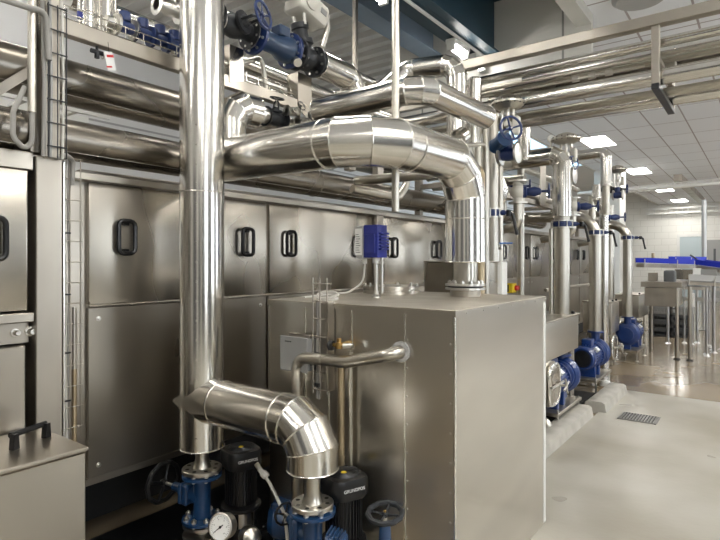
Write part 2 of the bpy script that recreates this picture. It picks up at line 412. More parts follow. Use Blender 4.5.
# --- curbs and drain
def curb(x0, x1, y0, y1, label):
    pr = [(x0, 0), (x0, .085), (x0+.03, .105), (x1-.05, .105), (x1-.02, .09), (x1, .0)]
    pr = [V((x, y0, z-.02 if z == 0 else z)) for x, z in pr]
    o = MB().prism(pr, (0, y1-y0, 0)).build('floor_curb', 'curb', ang=50); tag(o, label, 'curb'); o['kind'] = 'structure'; return o
curb(-1.62, -1.42, 2.9, 5.95, 'pale grey floor curb beside the steel tank, nearer stretch')
curb(-1.56, -1.34, 6.15, 7.25, 'pale grey floor curb stepped out past the drain, farther stretch')
g = thing('floor_drain', 'rectangular steel drain grate set in the grey floor', 'drain', (-1.02, 6.12, 0))
MB().box((-1.2, 6.0, 0), (-.86, 6.27, .004)).build('drain_pit', 'dark', g)
b = MB(); b.box((-1.205, 5.99, .002), (-1.19, 6.28, .012)).box((-.87, 5.99, .002), (-.855, 6.28, .012)).box((-1.205, 5.99, .002), (-.855, 6.0, .012)).box((-1.205, 6.27, .002), (-.855, 6.28, .012))
b.build('grate_frame', 'drain', g)
b = MB()
for k in range(12): b.box((-1.185+k*.027, 6.0, .004), (-1.172+k*.027, 6.27, .011))
for k in range(3): b.box((-1.19, 6.06+k*.07, .004), (-.87, 6.068+k*.07, .011))
b.build('grate_bars', 'drain', g)

# --- recessed ceiling lamps in the tile grid
def lamp(x, y, z=TZ, label='', group=None):
    t = thing('ceiling_lamp', label, 'lamp', (x, y, z-.03), group)
    MB().box((x-.3, y-.6, z-.012), (x+.3, y-.57, z+.02)).box((x-.3, y+.57, z-.012), (x+.3, y+.6, z+.02)).box((x-.3, y-.57, z-.012), (x-.27, y+.57, z+.02)).box((x+.27, y-.57, z-.012), (x+.3, y+.57, z+.02)).build('frame', 'white', t)
    MB().box((x-.27, y-.57, z-.008), (x+.27, y+.57, z+.01)).build('diffuser', 'lamp', t)
    return t
lamp(-3.0, 12.9, label='lit ceiling panel lamp nearest the camera, just above the silver elbow pipe', group=None)
lamp(-3.0, 17.8, label='lit ceiling panel lamp second in the row, above the valves by the white column')
lamp(-3.0, 22.9, label='lit ceiling panel lamp third in the row, seen under the cable ladder')
lamp(-3.0, 27.4, label='lit ceiling panel lamp farthest back, close to the far block wall')
for x, y in [(1.2, -2.4), (1.2, 1.5), (1.2, 5.4), (1.2, 9.3), (1.2, 14), (3.6, -2.4), (3.6, 1.5), (3.6, 5.4), (3.6, 9.3), (3.6, 14), (1.2, 20)]:
    lamp(x, y, label='lit ceiling panel lamp in the tiled bay outside the picture', group='ceiling lamps beyond the frame')
# tube lamps along the underside of the girder
def tube_lamp(y0, y1, label, group=None, x=-2.73, z=3.94):
    t = thing('tube_lamp', label, 'lamp', (x, (y0+y1)/2, z), group)
    MB().box((x-.06, y0, z+.03), (x+.06, y1, z+.09), .01).build('housing', 'white', t)
    MB().tube([(x, y0+.02, z), (x, y1-.02, z)], .034, 12).build('tube', 'tube', t)
    for yy in (y0, y1-.04): MB().box((x-.045, yy, z-.04), (x+.045, yy+.04, z+.04), .006).build('end_cap', 'white', t)
    return t
tube_lamp(2.6, 4.02, 'lit tube lamp at the top edge, left of the dark blue girder')
tube_lamp(5.28, 5.66, 'short lit tube lamp just above the vertical clad pipes')
tube_lamp(5.82, 6.12, 'short lit tube lamp farthest along the girder')
for y in (-3.4, -.4):
    tube_lamp(y, y+1.5, 'lit tube lamp on the girder behind the camera', 'tube lamps beyond the frame')
for y in (-3.6, -1.2, 1.2):
    tube_lamp(y, y+1.5, 'lit tube lamp over the aisle outside the picture', 'aisle tube lamps beyond the frame', x=-1.9, z=4.5)
    tube_lamp(y, y+1.5, 'lit tube lamp over the machine outside the picture', 'machine tube lamps beyond the frame', x=-5.4, z=4.6)
tag(MB().tube([(-2.66, 3.9, 4.03), (-2.66, 6.15, 4.03)], .018, 8).build('lamp_conduit', 'white'), 'thin pale conduit running between the tube lamps on the girder', 'conduit')

# ============================================================ PASTEURISER (the long machine)
FX = -2.8
mc = thing('tunnel_machine', 'long stainless steel machine with handled doors along the left side', 'machine', (-3.3, 5, 0))
body = MB(); body.box((-4.6, -1.5, .47), (FX-.03, 13.6, 2.03)); body.build('body', 'frame', mc)
MB().box((FX-.05, -1.5, 2.015), (FX+.05, 13.6, 2.055), .004).build('top_rail', 'frame', mc)
MB().box((FX-.05, -1.5, .44), (FX-.004, 13.6, .475)).build('bottom_rail', 'frame', mc)
MB().box((-4.5, -1.5, 0), (-3.35, 13.5, .47)).build('shade_block', 'dark', mc)  # dark block stands in for the shade below the machine body
for y in (-1, 1.22, 3.9, 6.5, 9.2, 12.0):
    MB().box((-3.3, y-.05, 0), (-3.2, y+.05, .47)).build('leg', 'frame', mc)
def door_handle(x, y, z, parent):
    b = MB(); h, wd, rr = .088, .047, .028
    pts = []
    for cy, cz, a0 in ((wd-rr, h-rr, 0), (-(wd-rr), h-rr, 90), (-(wd-rr), -(h-rr), 180), (wd-rr, -(h-rr), 270)):
        for k in range(4):
            a = math.radians(a0+k*30); pts.append(V((x+.028, y+cy+rr*math.cos(a), z+cz+rr*math.sin(a))))
    b.loop(pts, .0125, 8)
    for s in (-1, 1): b.box((x, y-.016, z+s*(h-.012)-.012), (x+.026, y+.016, z+s*(h-.012)+.012), .003)
    b.build('handle', 'black', parent)
def machine_door(y0, y1, z0=1.378, z1=2.012, handles=True):
    o = MB().box((FX-.028, y0+.006, z0), (FX, y1-.006, z1), .006, seg=2).build('door', 'panel', mc)
    if handles:
        door_handle(FX, y0+.20, 1.735, o); door_handle(FX, y1-.20, 1.735, o)
    return o
def lower_panel(y0, y1, z0=.472, z1=1.362):
    o = MB().box((FX-.026, y0+.005, z0), (FX-.006, y1-.005, z1), .004).build('lower_panel', 'panel2', mc)
    for yy in (y0+.06, y1-.06):
        for zz in (z0+.06, z1-.06):
            MB().lathe([(.013,0), (.013,.003), (.008,.004), (.008,.012), (0,.013)], (FX-.006, yy, zz), (1,0,0), 12).build('screw', 'bolt', o)
bays = [(1.395, 2.655), (2.67, 3.93), (4.05, 5.31), (5.33, 6.59), (6.72, 7.98), (8.0, 9.26), (9.4, 10.66), (10.68, 11.94), (12.06, 13.3)]
for a, b_ in bays:
    machine_door(a, b_); lower_panel(a, b_)
for y in (3.93, 6.6, 9.27, 11.95):
    MB().box((FX-.03, y+.01, .47), (FX+.045, y+.11, 2.02), .004).build('post', 'frame', mc)
# hinge rod along the seam between doors and lower panels
MB().cyl((FX+.004, 1.4, 1.370), (FX+.004, 13.2, 1.370), .006, 8).build('hinge_rod', 'frame', mc)
# near end section left of the support column
FN = -2.62
o = MB().box((FX-.02, -1.4, 1.385), (FN, 1.040, 2.01), .008, seg=2).build('door', 'panel', mc)
door_handle(FN, P(-9, 240, X=FN).y, 1.70, o); door_handle(FN, -.6, 1.70, o)
MB().box((FX-.03, -1.5, 1.335), (FN+.03, 1.055, 1.376), .004).build('ledge', 'frame', mc)
MB().box((FX-.04, -1.5, 1.24), (FN-.03, 1.055, 1.335)).build('rail', 'frame', mc)
for yy, rr in ((P(18, 330, X=FN).y, .012), (P(33, 329, X=FN).y, .015)):
    MB().lathe([(rr*1.5,0), (rr*1.5,.004), (rr,.005), (rr,.03), (rr*.8,.036), (0,.036)], (FN-.03, yy, 1.288), (1,0,0), 14).build('screw', 'bolt', mc)
MB().box((FX-.03, -1.5, .5), (FN-.004, 1.035, 1.232), .006).build('lower_panel', 'panel2', mc)
MB().box((FX-.03, 1.055, 2.012), (FN+.004, -1.5, 2.085), .004).build('header', 'frame', mc)
MB().box((FX-.14, 1.40, 2.056), (FX-.08, 13.0, 2.09), .004).build('rear_rail', 'frame', mc)

tag(MB().box((-3.1, 1.2, -.015), (-2.24, 3.3, .012), .004).build('dark_floor_sheet', 'black'), 'black sheet standing in for floor shade under the doors behind the left pump', 'tray')  # black sheet added to paint the shade under the machine
# --- support column with cable bundles at the near end
sc = thing('support_column', 'wide stainless column with cable tray left of the first doors', 'column', (-2.7, 1.12, 0))
MB().box((FX-.02, 1.066, .0), (FN+.02, 1.180, 2.075), .004).build('column_face', 'frame', sc)
MB().box((FX-.14, 1.18, .0), (FX-.05, 1.388, 2.05)).build('column_back', 'frame', sc)
MB().box((FX-.05, 1.181, 0), (FN+.026, 1.187, 2.06)).build('column_edge', 'seam', sc)
MB().box((FN+.001, 1.092, 2.07), (FN+.045, 1.158, 3.4), .004).build('upper_post', 'frame', sc)
MB().box((FN+.001, 1.045, 2.09), (FN+.012, 1.09, 3.4), .002).build('rear_post', 'clad_dull', sc)
b = MB()
for s in (1.215, 1.25, 1.30): b.tube([(FN-.06, s, .75), (FN-.06, s, 2.10)], .003, 6)
for k in range(14): b.tube([(FN-.06, 1.205, .80+k*.1), (FN-.06, 1.31, .80+k*.1)], .003, 6)
b.build('wire_tray', 'frame', sc)
b = MB()
for s in (1.10, 1.14, 1.178): b.tube([(FN+.06, s, 2.07), (FN+.06, s, 2.76)], .003, 6)
for k in range(7): b.tube([(FN+.06, 1.095, 2.12+k*.105), (FN+.06, 1.182, 2.12+k*.105)], .0035, 6)
b.build('wire_tray', 'blackm', sc)
for k, (yy, m_, rr) in enumerate([(1.222, 'cable', .006), (1.236, 'cablewhite', .0045), (1.247, 'cable', .005)]):
    pts = [V((FN-.075+.004*k, yy+.004*math.sin(i*1.3+k), 2.1-i*.13)) for i in range(12)]
    tag(MB().tube(arc(pts, .2, 3), rr, 8).build('cable', m_), ['thick grey cable running down the wire tray on the column', 'pale thin cable running down the wire tray on the column', 'grey cable down the tray nearest the first door'][k], 'cable')
for z in (1.735, 1.44, 1.16, .93): MB().box((FN-.065, 1.215, z), (FN-.055, 1.252, z+.008)).build('cable_tie', 'black', sc)
MB().cyl((FN-.07, 1.275, .62), (FN-.07, 1.275, 1.08), .012, 10).build('drain_tube', 'ochre', sc)
MB().cyl((FN-.07, 1.275, 1.08), (FN-.07, 1.275, 1.38), .010, 10).build('drain_tube', 'frame', sc)
# conduits on the upper column
cx = P(32, 80, X=FN+.07)
bare('cable_conduit', 'vertical steel conduit in front of the upper column at left', [(FN+.07, cx.y, 2.25), (FN+.07, cx.y, 2.90)], .017)
pts = [(FN+.07, cx.y, 2.26), (FN+.07, cx.y, 2.12), (FN+.07, cx.y-.03, 2.085), (FN+.07, cx.y-.075, 2.13), (FN+.06, cx.y-.07, 2.24), (FN+.05, cx.y-.02, 2.36)]
bare('flexible_hose', 'grey flexible hose looping below the steel conduit at left', pts, .011, .05, 'cable')
for k, yy in enumerate((1.082, 1.112, 1.165)):
    bare('cable', ['dark grey cable along the near edge of the upper post', 'grey cable in the middle of the upper post', 'pale cable along the far edge of the upper post'][k], [(FN+.052, yy, 2.07), (FN+.052, yy+.004, 2.4), (FN+.052, yy-.004, 2.8)], .008-.001*k, 0, ['cable', 'greybox', 'cablewhite'][k])
p0 = P(-20, -8, X=FN+.10); p1 = P(30, 8, X=FN+.10); p2 = P(46, 12, X=FN+.08); p3 = P(49, 60, X=FN+.07)
bare('flexible_hose', 'grey cable hose arching over the column at the top left corner', [p0, p1, p2, p3], .013, .06, 'cable')
p0 = P(56, 158, X=FN+.04); p1 = P(66, 155, X=FN+.0); p2 = P(73, 160, X=FN-.05); p3 = P(72, 185, X=FN-.06)
bare('flexible_hose', 'grey hose bending over the top of the column into the tray', [p0, p1, p2, p3], .011, .03, 'cable')

# --- low steel cabinet at bottom left
cb = thing('low_cabinet', 'low stainless cabinet with black lid handle at bottom left corner', 'cabinet', (-2.4, .5, 0))
MB().box((FN+.022, -.6, 0), (-2.17, 1.075, .842), .005).build('body', 'panel', cb)
MB().box((FN+.022, -.6, .845), (-2.162, 1.083, .862), .004).build('lid', 'panel2', cb)
a = P(12, 449, Z=.862); c = P(44, 437, Z=.862)
h = MB(); dv = (c-a); up = V((0,0,1))
h.tube([a+up*.055-dv.normalized()*.008, c+up*.055+dv.normalized()*.008], .012, 10)
for q in (a, c): h.prism([q+dv.normalized()*-.014, q+dv.normalized()*.014, q+dv.normalized()*.010+up*.06, q-dv.normalized()*.010+up*.06], dv.normalized().cross(up)*.024)
h.build('handle', 'black', cb)

# ============================================================ LONG DUCTS ABOVE THE MACHINE
def duct(name, label, x, z, r, y0, y1, m, nb):
    t = thing(name, label, 'pipe', (x, y0, z-r))
    MB().cyl((x, y0, z), (x, y1, z), r, 48).build('pipe_section', m, t)
    for y in nb: MB().torus((x, y, z), (0,1,0), r*1.003, .004, 40, 6).build('seam', m, t)
    MB().box((x+r*.72, y0, z-r*.74), (x+r*.73+.004, y1, z-r*.72), 0).build('lap_seam', 'frame', t)
    return t
duct('clad_pipe', 'dark steel insulated pipe along the machine top, upper one', -3.12, 2.60, .125, -2, 4.6, 'clad_dull', (-.5, .65, 2.3))
duct('clad_pipe', 'dark steel insulated pipe just above the door tops, running the whole machine', -2.72, 2.195, .098, -2, 8.2, 'clad_dull', (-.6, .62, 3.05, 4.3, 5.6))
# brace under upper duct at far left
MB_ = MB().box((-.022, -.3, -.03), (.022, .3, .03), .003, rot=Matrix.Rotation(math.radians(0), 3, 'X'))
q0 = P(-8, 100, X=-3.0); q1 = P(34, 74, X=-3.0)
b = MB(); b.prism([q0, q0+V((.05,0,0)), q0+V((.05,0,.06)), q0+V((0,0,.06))], q1-q0)
tag(b.build('pipe_bracket', 'frame'), 'flat steel strut under the upper dark pipe at the left edge', 'bracket'); MB_.bm.free()
# white cable ladder behind, between the two ducts
t = thing('cable_ladder', 'white cable ladder seen between the two dark pipes', 'cable tray', (-3.6, 2, 2.5))
b = MB().box((-3.62, -1, 2.58), (-3.60, 1.95, 2.64)).box((-3.92, -1, 2.58), (-3.90, 1.95, 2.64)); b.build('side_rail', 'white', t)
b = MB()
for k in range(18): b.box((-3.9, -.9+k*.155, 2.595), (-3.62, -.87+k*.155, 2.615))
b.build('rung', 'white', t)
tag(MB().box((-3.95, 2.98, 2.05), (-3.85, 3.08, 3.2), .004).build('steel_post', 'white'), 'pale post standing on the machine between the dark pipes', 'post')
# ============================================================ PIPE BRIDGE ABOVE THE MACHINE
GX = -2.6; GZ = 2.66
br = thing('pipe_bridge', 'long grey channel beam with wire tray carrying the valves above the machine', 'beam', (GX, 4, GZ))
b = MB(); b.box((GX-.05, 1.165, GZ), (GX, 5.6, GZ+.072), .003); b.build('beam', 'frame', br)
b = MB()
for xx, zz in ((GX-.005, .135), (GX-.005, .10), (GX-.08, .085), (GX-.14, .085), (GX-.14, .135)): b.tube([(xx, 1.17, GZ+zz), (xx, 5.6, GZ+zz)], .003, 6)
for k in range(44): b.tube([(GX-.005, 1.19+k*.1, GZ+.137), (GX-.005, 1.19+k*.1, GZ+.083), (GX-.14, 1.22+k*.1, GZ+.083), (GX-.14, 1.22+k*.1, GZ+.137)], .0025, 5)
b.build('wire_tray', 'seam', br)
for y0 in (2.15, 2.75, 3.35):                            # bent plate stands on the bridge
    y = y0; wd = .14 if y0 == 2.75 else .11
    MB().prism([V((GX+.006, y, GZ+.03)), V((GX+.006, y+.05, GZ-.02 if y0 == 2.75 else GZ+.05)), V((GX+.006, y+wd, GZ-.05 if y0 == 2.75 else GZ+.06)), V((GX+.006, y+wd, GZ+.26)), V((GX+.006, y, GZ+.26))], (-.006, 0, 0)).prism([V((GX, y, GZ+.03)), V((GX, y, GZ+.26)), V((GX-.1, y, GZ+.26)), V((GX-.1, y, GZ+.03))], (0, .006, 0)).build('support_plate', 'panel', br)
# warning tag hanging below the bridge
c = P(110, 61, X=GX)
tg = thing('hanging_tag', 'white and red paper tag hanging under the bridge beam', 'tag', c)
MB().box(c+V((-.001, -.022, -.045)), c+V((.001, .022, .045)), rot=Matrix.Rotation(.25, 3, 'X')).build('card', 'dial', tg)
MB().box(c+V((.0012, -.018, .018)), c+V((.002, .018, .03)), rot=Matrix.Rotation(.25, 3, 'X')).box(c+V((.0012, -.018, -.034)), c+V((.002, .010, -.026)), rot=Matrix.Rotation(.25, 3, 'X')).build('red_print', 'red', tg)
MB().tube([c+V((0, -.005, .04)), c+V((0, -.01, .09))], .0015, 5).build('string', 'ink', tg)
c = P(97, 52, X=GX-.03)
t = thing('drain_cock', 'small steel fitting under the bridge beam left of the tag', 'valve', c)
b = MB().cyl(c+V((0,-.03,0)), c+V((0,.04,0)), .011, 10).cyl(c+V((0,0,0)), c+V((0,0,-.03)), .012, 10).cyl(c+V((0,0,0)), c+V((0,0,.03)), .007, 8); b.build('body', 'blackm', t)
MB().torus(c+V((0,.03,-.01)), (0,1,0), .014, .004, 14, 6).build('ring', 'bolt', t)

# --- big pipes of the upper level, along the machine
def up_pipe(name, label, x, z, r, y0, y1, seams=(), m='clad'):
    t = thing(name, label, 'pipe', (x, y0, z-r)); MB().cyl((x, y0, z), (x, y1, z), r, 32).build('pipe_section', m, t)
    for y in seams: MB().torus((x, y, z), (0,1,0), r*1.005, .003, 32, 6).build('seam', 'seam', t)
    return t
up_pipe('clad_pipe', 'bright clad pipe behind the valves on the bridge, running level', -3.02, 3.03, .06, 1.4, 5.2, (2.4, 3.6))
up_pipe('clad_pipe', 'thin bright clad pipe above and behind the bridge, top left', -3.2, 3.42, .05, 1.4, 4.5, (2.2, 3.0))
up_pipe('steel_pipe', 'narrow bare pipe lying low on the bridge behind the wire tray', -2.85, 2.86, .028, 1.9, 5.4, (), 'pipe')
for k, (px, rr) in enumerate(((88, .052), (105, .06))):
    c = P(px, 14, X=-2.85)
    t = thing('clad_pipe', ['bright vertical clad pipe behind the bridge, left of the pair', 'bright vertical clad pipe behind the bridge, right of the pair'][k], 'pipe', (c.x, c.y, 2.82))
    MB().cyl((c.x, c.y, 2.82), (c.x, c.y, 4.6), rr, 28).build('pipe_section', 'clad', t)
    MB().torus((c.x, c.y, 2.9), (0,0,1), rr, .003, 28, 6).build('seam', 'seam', t)
c = P(80, 15, X=-2.7); tag(MB().box(c+V((-.012,-.012,-.02)), c+V((.012,.012,.02)), .004).build('blue_sensor_cap', 'plasticblue'), 'tiny blue cap beside the vertical clad pipes at top left', 'cap')
bare('steel_pipe', 'bent bare pipe on the bridge turning down at the middle', [P(222, 62, X=-2.62), P(233, 66, X=-2.62), P(262, 57, X=-2.62), P(266, 90, X=-2.62)], .016, .04)

# --- chain of blue valves on the bridge, left of the big vertical pipe
ys = [P(125, 28, X=-2.75), P(143, 34, X=-2.75), P(160, 38, X=-2.75), P(174, 43, X=-2.75)]
for k, c in enumerate(ys):
    z = 2.86
    t = thing('check_valve', ['dark blue flanged valve on the bridge, first from the left', 'dark blue flanged valve on the bridge, second from the left', 'dark blue flanged valve on the bridge, third from the left', 'dark blue flanged valve half behind the big vertical pipe'][k], 'valve', (c.x, c.y, z-.06))
    MB().lathe([(0,-.05), (.028,-.045), (.036,0), (.028,.045), (0,.05)], (c.x, c.y, z), (0,1,0), 18).build('body', 'navy', t)
    for s in (-1, 1): MB().lathe([(0,0), (.056,0), (.056,.014), (0,.014)], (c.x, c.y+s*.05-.007, z), (0,1,0), 20).build('flange', 'navy' if k else 'bolt', t)
    MB().lathe([(0,0), (.03,0), (.03,.05), (0,.055)], (c.x, c.y, z+.03), (0,0,1), 14).build('bonnet', 'navy', t)
c = P(124, 28, X=-2.75)
up_pipe('pipe_flange_assembly', 'bright steel flanged stub left of the blue valves', -2.75, 2.86, .03, c.y-.10, c.y+.0, (c.y-.06, c.y-.03), 'bolt')
c = P(168, 9, X=-2.95)
globe_valve('globe_valve', 'bright steel valve at the top edge left of the big vertical pipe', c, (0,1,0), (0,0,1), .035, .16, .16, .05, 'bolt', 'bolt', det=False)

# --- valve train above the bridge
TX = -2.5
def TP(px): return P(px, 0, X=TX).y
TZ_ = 2.985
globe_valve('globe_valve', 'black globe valve with navy handwheel above the bridge beam', (TX, TP(233), TZ_+.0), (0,1,0), (.97,.25,.15), .052, .26, .21, .078, 'blackm', 'navy', spokes=5)
t = thing('strainer', 'dark blue flanged strainer between the black valves', 'strainer', (TX, TP(272), TZ_-.15))
y0, y1 = TP(256), TP(291)
MB().lathe([(0,0), (.062,0), (.062,(y1-y0)*.55), (.085,(y1-y0)*.7), (.085,(y1-y0)), (0,(y1-y0))], (TX, y0, TZ_), (0,1,0), 28).build('body', 'blue_dark', t)
flange((TX, y0-.02, TZ_), (0,1,0), .115, .022, 8, t, 'navy'); flange((TX, y1-.02, TZ_), (0,1,0), .115, .022, 8, t, 'navy')
MB().box((TX-.03, (y0+y1)/2, TZ_+.05), (TX+.06, (y0+y1)/2+.09, TZ_+.12), .006).build('cover', 'blue_dark', t)
MB().cyl((TX+.04, y1+.0, TZ_-.06), (TX+.09, y1-.03, TZ_-.1), .028, 14).build('plug', 'bolt', t)
# pneumatic angle-seat valve with cream actuator
y = TP(306)
t = thing('control_valve', 'black control valve with a cream actuator and grey yoke', 'valve', (TX, y, TZ_-.12))
MB().lathe([(0,-.10), (.055,-.10), (.06,-.06), (.078,-.03), (.085,0), (.078,.03), (.06,.06), (.055,.10), (0,.10)], (TX, y, TZ_), (0,1,0), 28).build('body', 'blackm', t)
for s in (-1, 1): flange((TX, y+s*.10-(.02 if s > 0 else 0), TZ_), (0,1,0), .105, .022, 8, t, 'blackm')
MB().lathe([(0,0), (.06,0), (.06,.05), (.075,.055), (.075,.085), (.05,.09), (.05,.15), (.06,.155), (.06,.19), (.03,.2), (0,.2)], (TX, y-.02, TZ_+.03), (-.05,-.2,1), 24).build('bonnet', 'blackm', t)
b = MB()
for s in (-1, 1): b.tube([(TX+s*.045, y-.06, TZ_+.20), (TX+s*.05, y-.08, TZ_+.36)], .012, 8)
b.box((TX-.07, y-.11, TZ_+.33), (TX+.07, y-.03, TZ_+.36), .005); b.build('yoke', 'bolt', t)
rot = Matrix.Rotation(math.radians(-14), 3, 'X')
MB().box((TX-.09, y-.13, TZ_+.25), (TX+.09, y+.15, TZ_+.41), .045, rot=rot, seg=4).build('actuator', 'valvewhite', t)
MB().lathe([(0,0), (.06,0), (.06,.012), (.03,.02), (0,.02)], (TX+.088, y-.04, TZ_+.35), (1,0,0), 22).build('actuator_cap', 'valvewhite', t)
MB().box((TX+.090, y+.05, TZ_+.30), (TX+.095, y+.11, TZ_+.34), .002, rot=rot).build('name_plate', 'greybox', t)
MB().tube([(TX+.05, y+.15, TZ_+.34), (TX+.06, y+.16, TZ_+.25), (TX+.05, y+.11, TZ_+.10)], .02, 12, .05).build('strut', 'bolt', t)
MB().box((TX-.05, y-.24, TZ_+.32), (TX+.05, y-.17, TZ_+.44), .01).cyl((TX, y-.2, TZ_+.38), (TX, y-.1, TZ_+.36), .02, 10).build('positioner', 'bolt', t)
up_pipe('pipe_stub', 'short bare steel stub at the top left end of the valve train', TX, TZ_, .05, TP(214), TP(222), (), 'bolt')
ib = insulated('clad_pipe', 'clad pipe leaving the control valve and dropping behind the bridge', [(TX, TP(318), TZ_), (TX, TP(352)+.0, TZ_), (TX, TP(352)+.06, 2.62)], .095, .12, 3)
t = thing('reducer', 'short bright steel cone between control valve and clad pipe', 'reducer', (TX, TP(314), TZ_-.08))
MB().lathe([(0,0), (.055,0), (.08,.1), (0,.1)], (TX, TP(313), TZ_), (0,1,0), 28).build('cone', 'bolt', t)

# --- elbow coming up behind the big vertical pipe, and its neck
a = P(247, 118, X=-2.62); c0 = P(222, 112, X=-2.62)
insulated('clad_pipe', 'clad elbow bulging out behind the big vertical pipe below the bridge', [(-2.56, P(229,0,X=-2.56).y, 2.22), (-2.56, P(229,0,X=-2.56).y, 2.535), (-2.56, P(254,0,X=-2.56).y, 2.535)], .100, .14, 3)
y = P(256, 0, X=-2.56).y
globe_valve('gate_valve', 'small dark valve behind the bridge right of the clad elbow', (-2.56, y+.16, 2.535), (0,1,0), (.2,0,1), .035, .16, .13, .045, 'blackm', 'blackm', det=False)
up_pipe('pipe_stub', 'bare steel collar joined to the clad elbow', -2.56, 2.535, .05, y-.05, y+.08, (y, y+.04), 'bolt')
up_pipe('steel_pipe', 'bare pipe under the bridge running on behind the middle pipe', -2.56, 2.535, .035, y+.24, 5.2, (), 'pipe')
for k, (px, py) in enumerate(((292, 112), (316, 118), (302, 122))):
    c = P(px, py, X=-2.5)
    globe_valve('small_valve', ['small steel valve under the bridge, left of three', 'small steel valve under the bridge, right of three', 'small steel valve under the bridge, lowest of three'][k], c, (0,1,0), (1,0,.3), .02, .1, .09, .03, 'bolt', 'blackm', det=False)

# ============================================================ THE BIG CLAD PIPES
R0 = .1148; VX, VY = -2.395, 1.80
zl = .875
vp = thing('clad_pipe', 'tall bright clad pipe rising past the ceiling, left of centre', 'pipe', (VX, VY, .62))
MB().cyl((VX, VY, .62), (VX, VY, 4.99), R0, 44).build('pipe_section', 'clad', vp)
for z in (.622, 1.965): MB().torus((VX, VY, z), (0,0,1), R0*1.005, .0035, 44, 6).build('seam', 'seam', vp)
b = MB()
for k in range(34):
    c = V((VX+R0*math.cos(-.9), VY+R0*math.sin(-.9), .7+k*.1)); b.cyl(c, c+V((math.cos(-.9), math.sin(-.9), 0))*.003, .0035, 6)
b.build('rivet_line', 'frame', vp)
# lower branch: leaves the tall pipe, comes to the front, turns down
LX = -1.61; RL = .114
lp = thing('clad_pipe', 'bright clad branch pipe bending down in the bottom middle', 'pipe', (LX, VY, .64))
path = [V((VX, VY, zl)), V((LX, VY, zl)), V((LX, VY, .684))]
rs = rings([path[0], V((VX+.17, VY, zl))] + lobster(*path, .15, 3) + [path[2]], RL, 40)
rs0 = rings([V((VX, VY, zl)), V((VX+.16, VY, zl))], RL*1.0, 40)
# saddle collar around the tall pipe, pointed at its back like a mitred boot
bt = MB(); n = 40; rr1 = []
for p in rs0[0]:
    off = abs(p.z-zl); rr1.append(V((VX-R0*.78+off*1.65, p.y+(p.y-VY)*.05, zl+(p.z-zl)*1.05)))
bt.loft([rr1, rs0[1]], True)
bo = bt.build('saddle', 'clad', lp); MB().loop(rs[1], .0035).build('seam', 'seam', bo)
k0 = 1
s1 = MB().loft(rs[1:3], split=True).build('pipe_section', 'clad', lp); MB().loop(rs[2], .0035).build('seam', 'seam', s1)
e1 = MB().loft(rs[2:-1], split=True).build('elbow', 'clad', lp)
for r_ in rs[3:-1]: MB().loop(r_, .0035).build('seam', 'seam', e1)
c = V((LX-.18, VY, zl)); MB().torus(c, (1,0,0), RL*1.005, .0035, 40, 6).build('seam', 'seam', s1)
s2 = MB().loft(rs[-2:], split=True).build('pipe_section', 'clad', lp); MB().loop(rs[-1], .004).build('seam', 'seam', s2)
# middle pipe: tees off the tall pipe, turns along the machine, drops onto the tank
MX, MYE, MZ, MY = -1.463, 3.03, 2.182, 2.05; RM = .122
insulated('clad_pipe', 'big bright clad pipe crossing the middle and dropping onto the tank', [(-2.66, MY, MZ+.01), (MX, MY, MZ), (MX, MYE, MZ+.02), (MX, MYE, 1.60)], RM, .27, 3,
          rings_at=[((MX-.27, MY, MZ), (1,0,0)), ((MX, MY+.30, MZ), (0,1,0)), ((MX, MYE, 1.86), (0,0,1))], seg=44, beadr=.0035, base=V((MX, MYE, 1.40)))
t = thing('flanged_pipe_end', 'steel flange pair with bolts where the big pipe meets the tank', 'flange', (MX, MYE, 1.395))
MB().cyl((MX, MYE, 1.40), (MX, MYE, 1.61), .072, 28).build('neck', 'pipe', t)
flange((MX, MYE, 1.455), (0,0,1), .122, .014, 12, t, 'bolt'); flange((MX, MYE, 1.432), (0,0,1), .122, .014, 12, t, 'bolt', bolts=False)
MB().lathe([(0,0), (.108,0), (.108,.009), (0,.009)], (MX, MYE, 1.446), (0,0,1), 30).build('gasket', 'ink', t)
MB().cyl((MX, MYE, 1.392), (MX, MYE, 1.43), .092, 28).build('base_ring', 'frame', t)

# ============================================================ STEEL TANK
TX0, TX1, TY0, TY1, TH_ = -2.23, -1.08, 2.13, 3.33, 1.39
tk = thing('steel_tank', 'large square stainless steel tank standing on the floor in the centre', 'tank', (-1.6, 2.7, 0))
MB().box((TX0, TY0, .0), (TX1, TY1, TH_-.006), .006).build('body', 'tank', tk)
MB().box((TX0-.006, TY0-.008, TH_-.008), (TX1+.008, TY1+.006, TH_+.001), .003).build('top_plate', 'tanktop', tk)
b = MB().box((TX0-.006, TY0-.010, TH_-.03), (TX1+.010, TY0-.002, TH_-.006)).box((TX1+.002, TY0-.008, TH_-.03), (TX1+.010, TY1, TH_-.006)); b.build('top_edge', 'tank', tk)
sx = P(405, 400, Y=TY0).x
seams = [sx, P(352, 330, Y=TY0).x, P(306, 330, Y=TY0).x, P(329, 400, Y=TY0).x]
for x in seams: MB().box((x-.004, TY0-.005, .01), (x+.004, TY0, TH_-.03), .001).build('seam', 'seam', tk)
MB().box((TX1-.004, TY0-.006, .01), (TX1+.007, TY0+.006, TH_-.03), .002).build('corner_strip', 'seam', tk)
MB().box((TX1-.004, TY1-.02, .01), (TX1+.006, TY1+.01, TH_-.006), .004).build('corner_strip', 'white', tk)
b = MB()
for k in range(9): b.cyl((sx+.012, TY0-.007, .2+k*.13), (sx+.012, TY0+.0, .2+k*.13), .005, 8)
for k in range(9): b.cyl((TX1-.02, TY0-.007, .2+k*.13), (TX1-.02, TY0, .2+k*.13), .005, 8)
for k in range(7): b.cyl((TX1+.008, TY0+.1+k*.18, TH_-.018), (TX1+.013, TY0+.1+k*.18, TH_-.018), .005, 8)
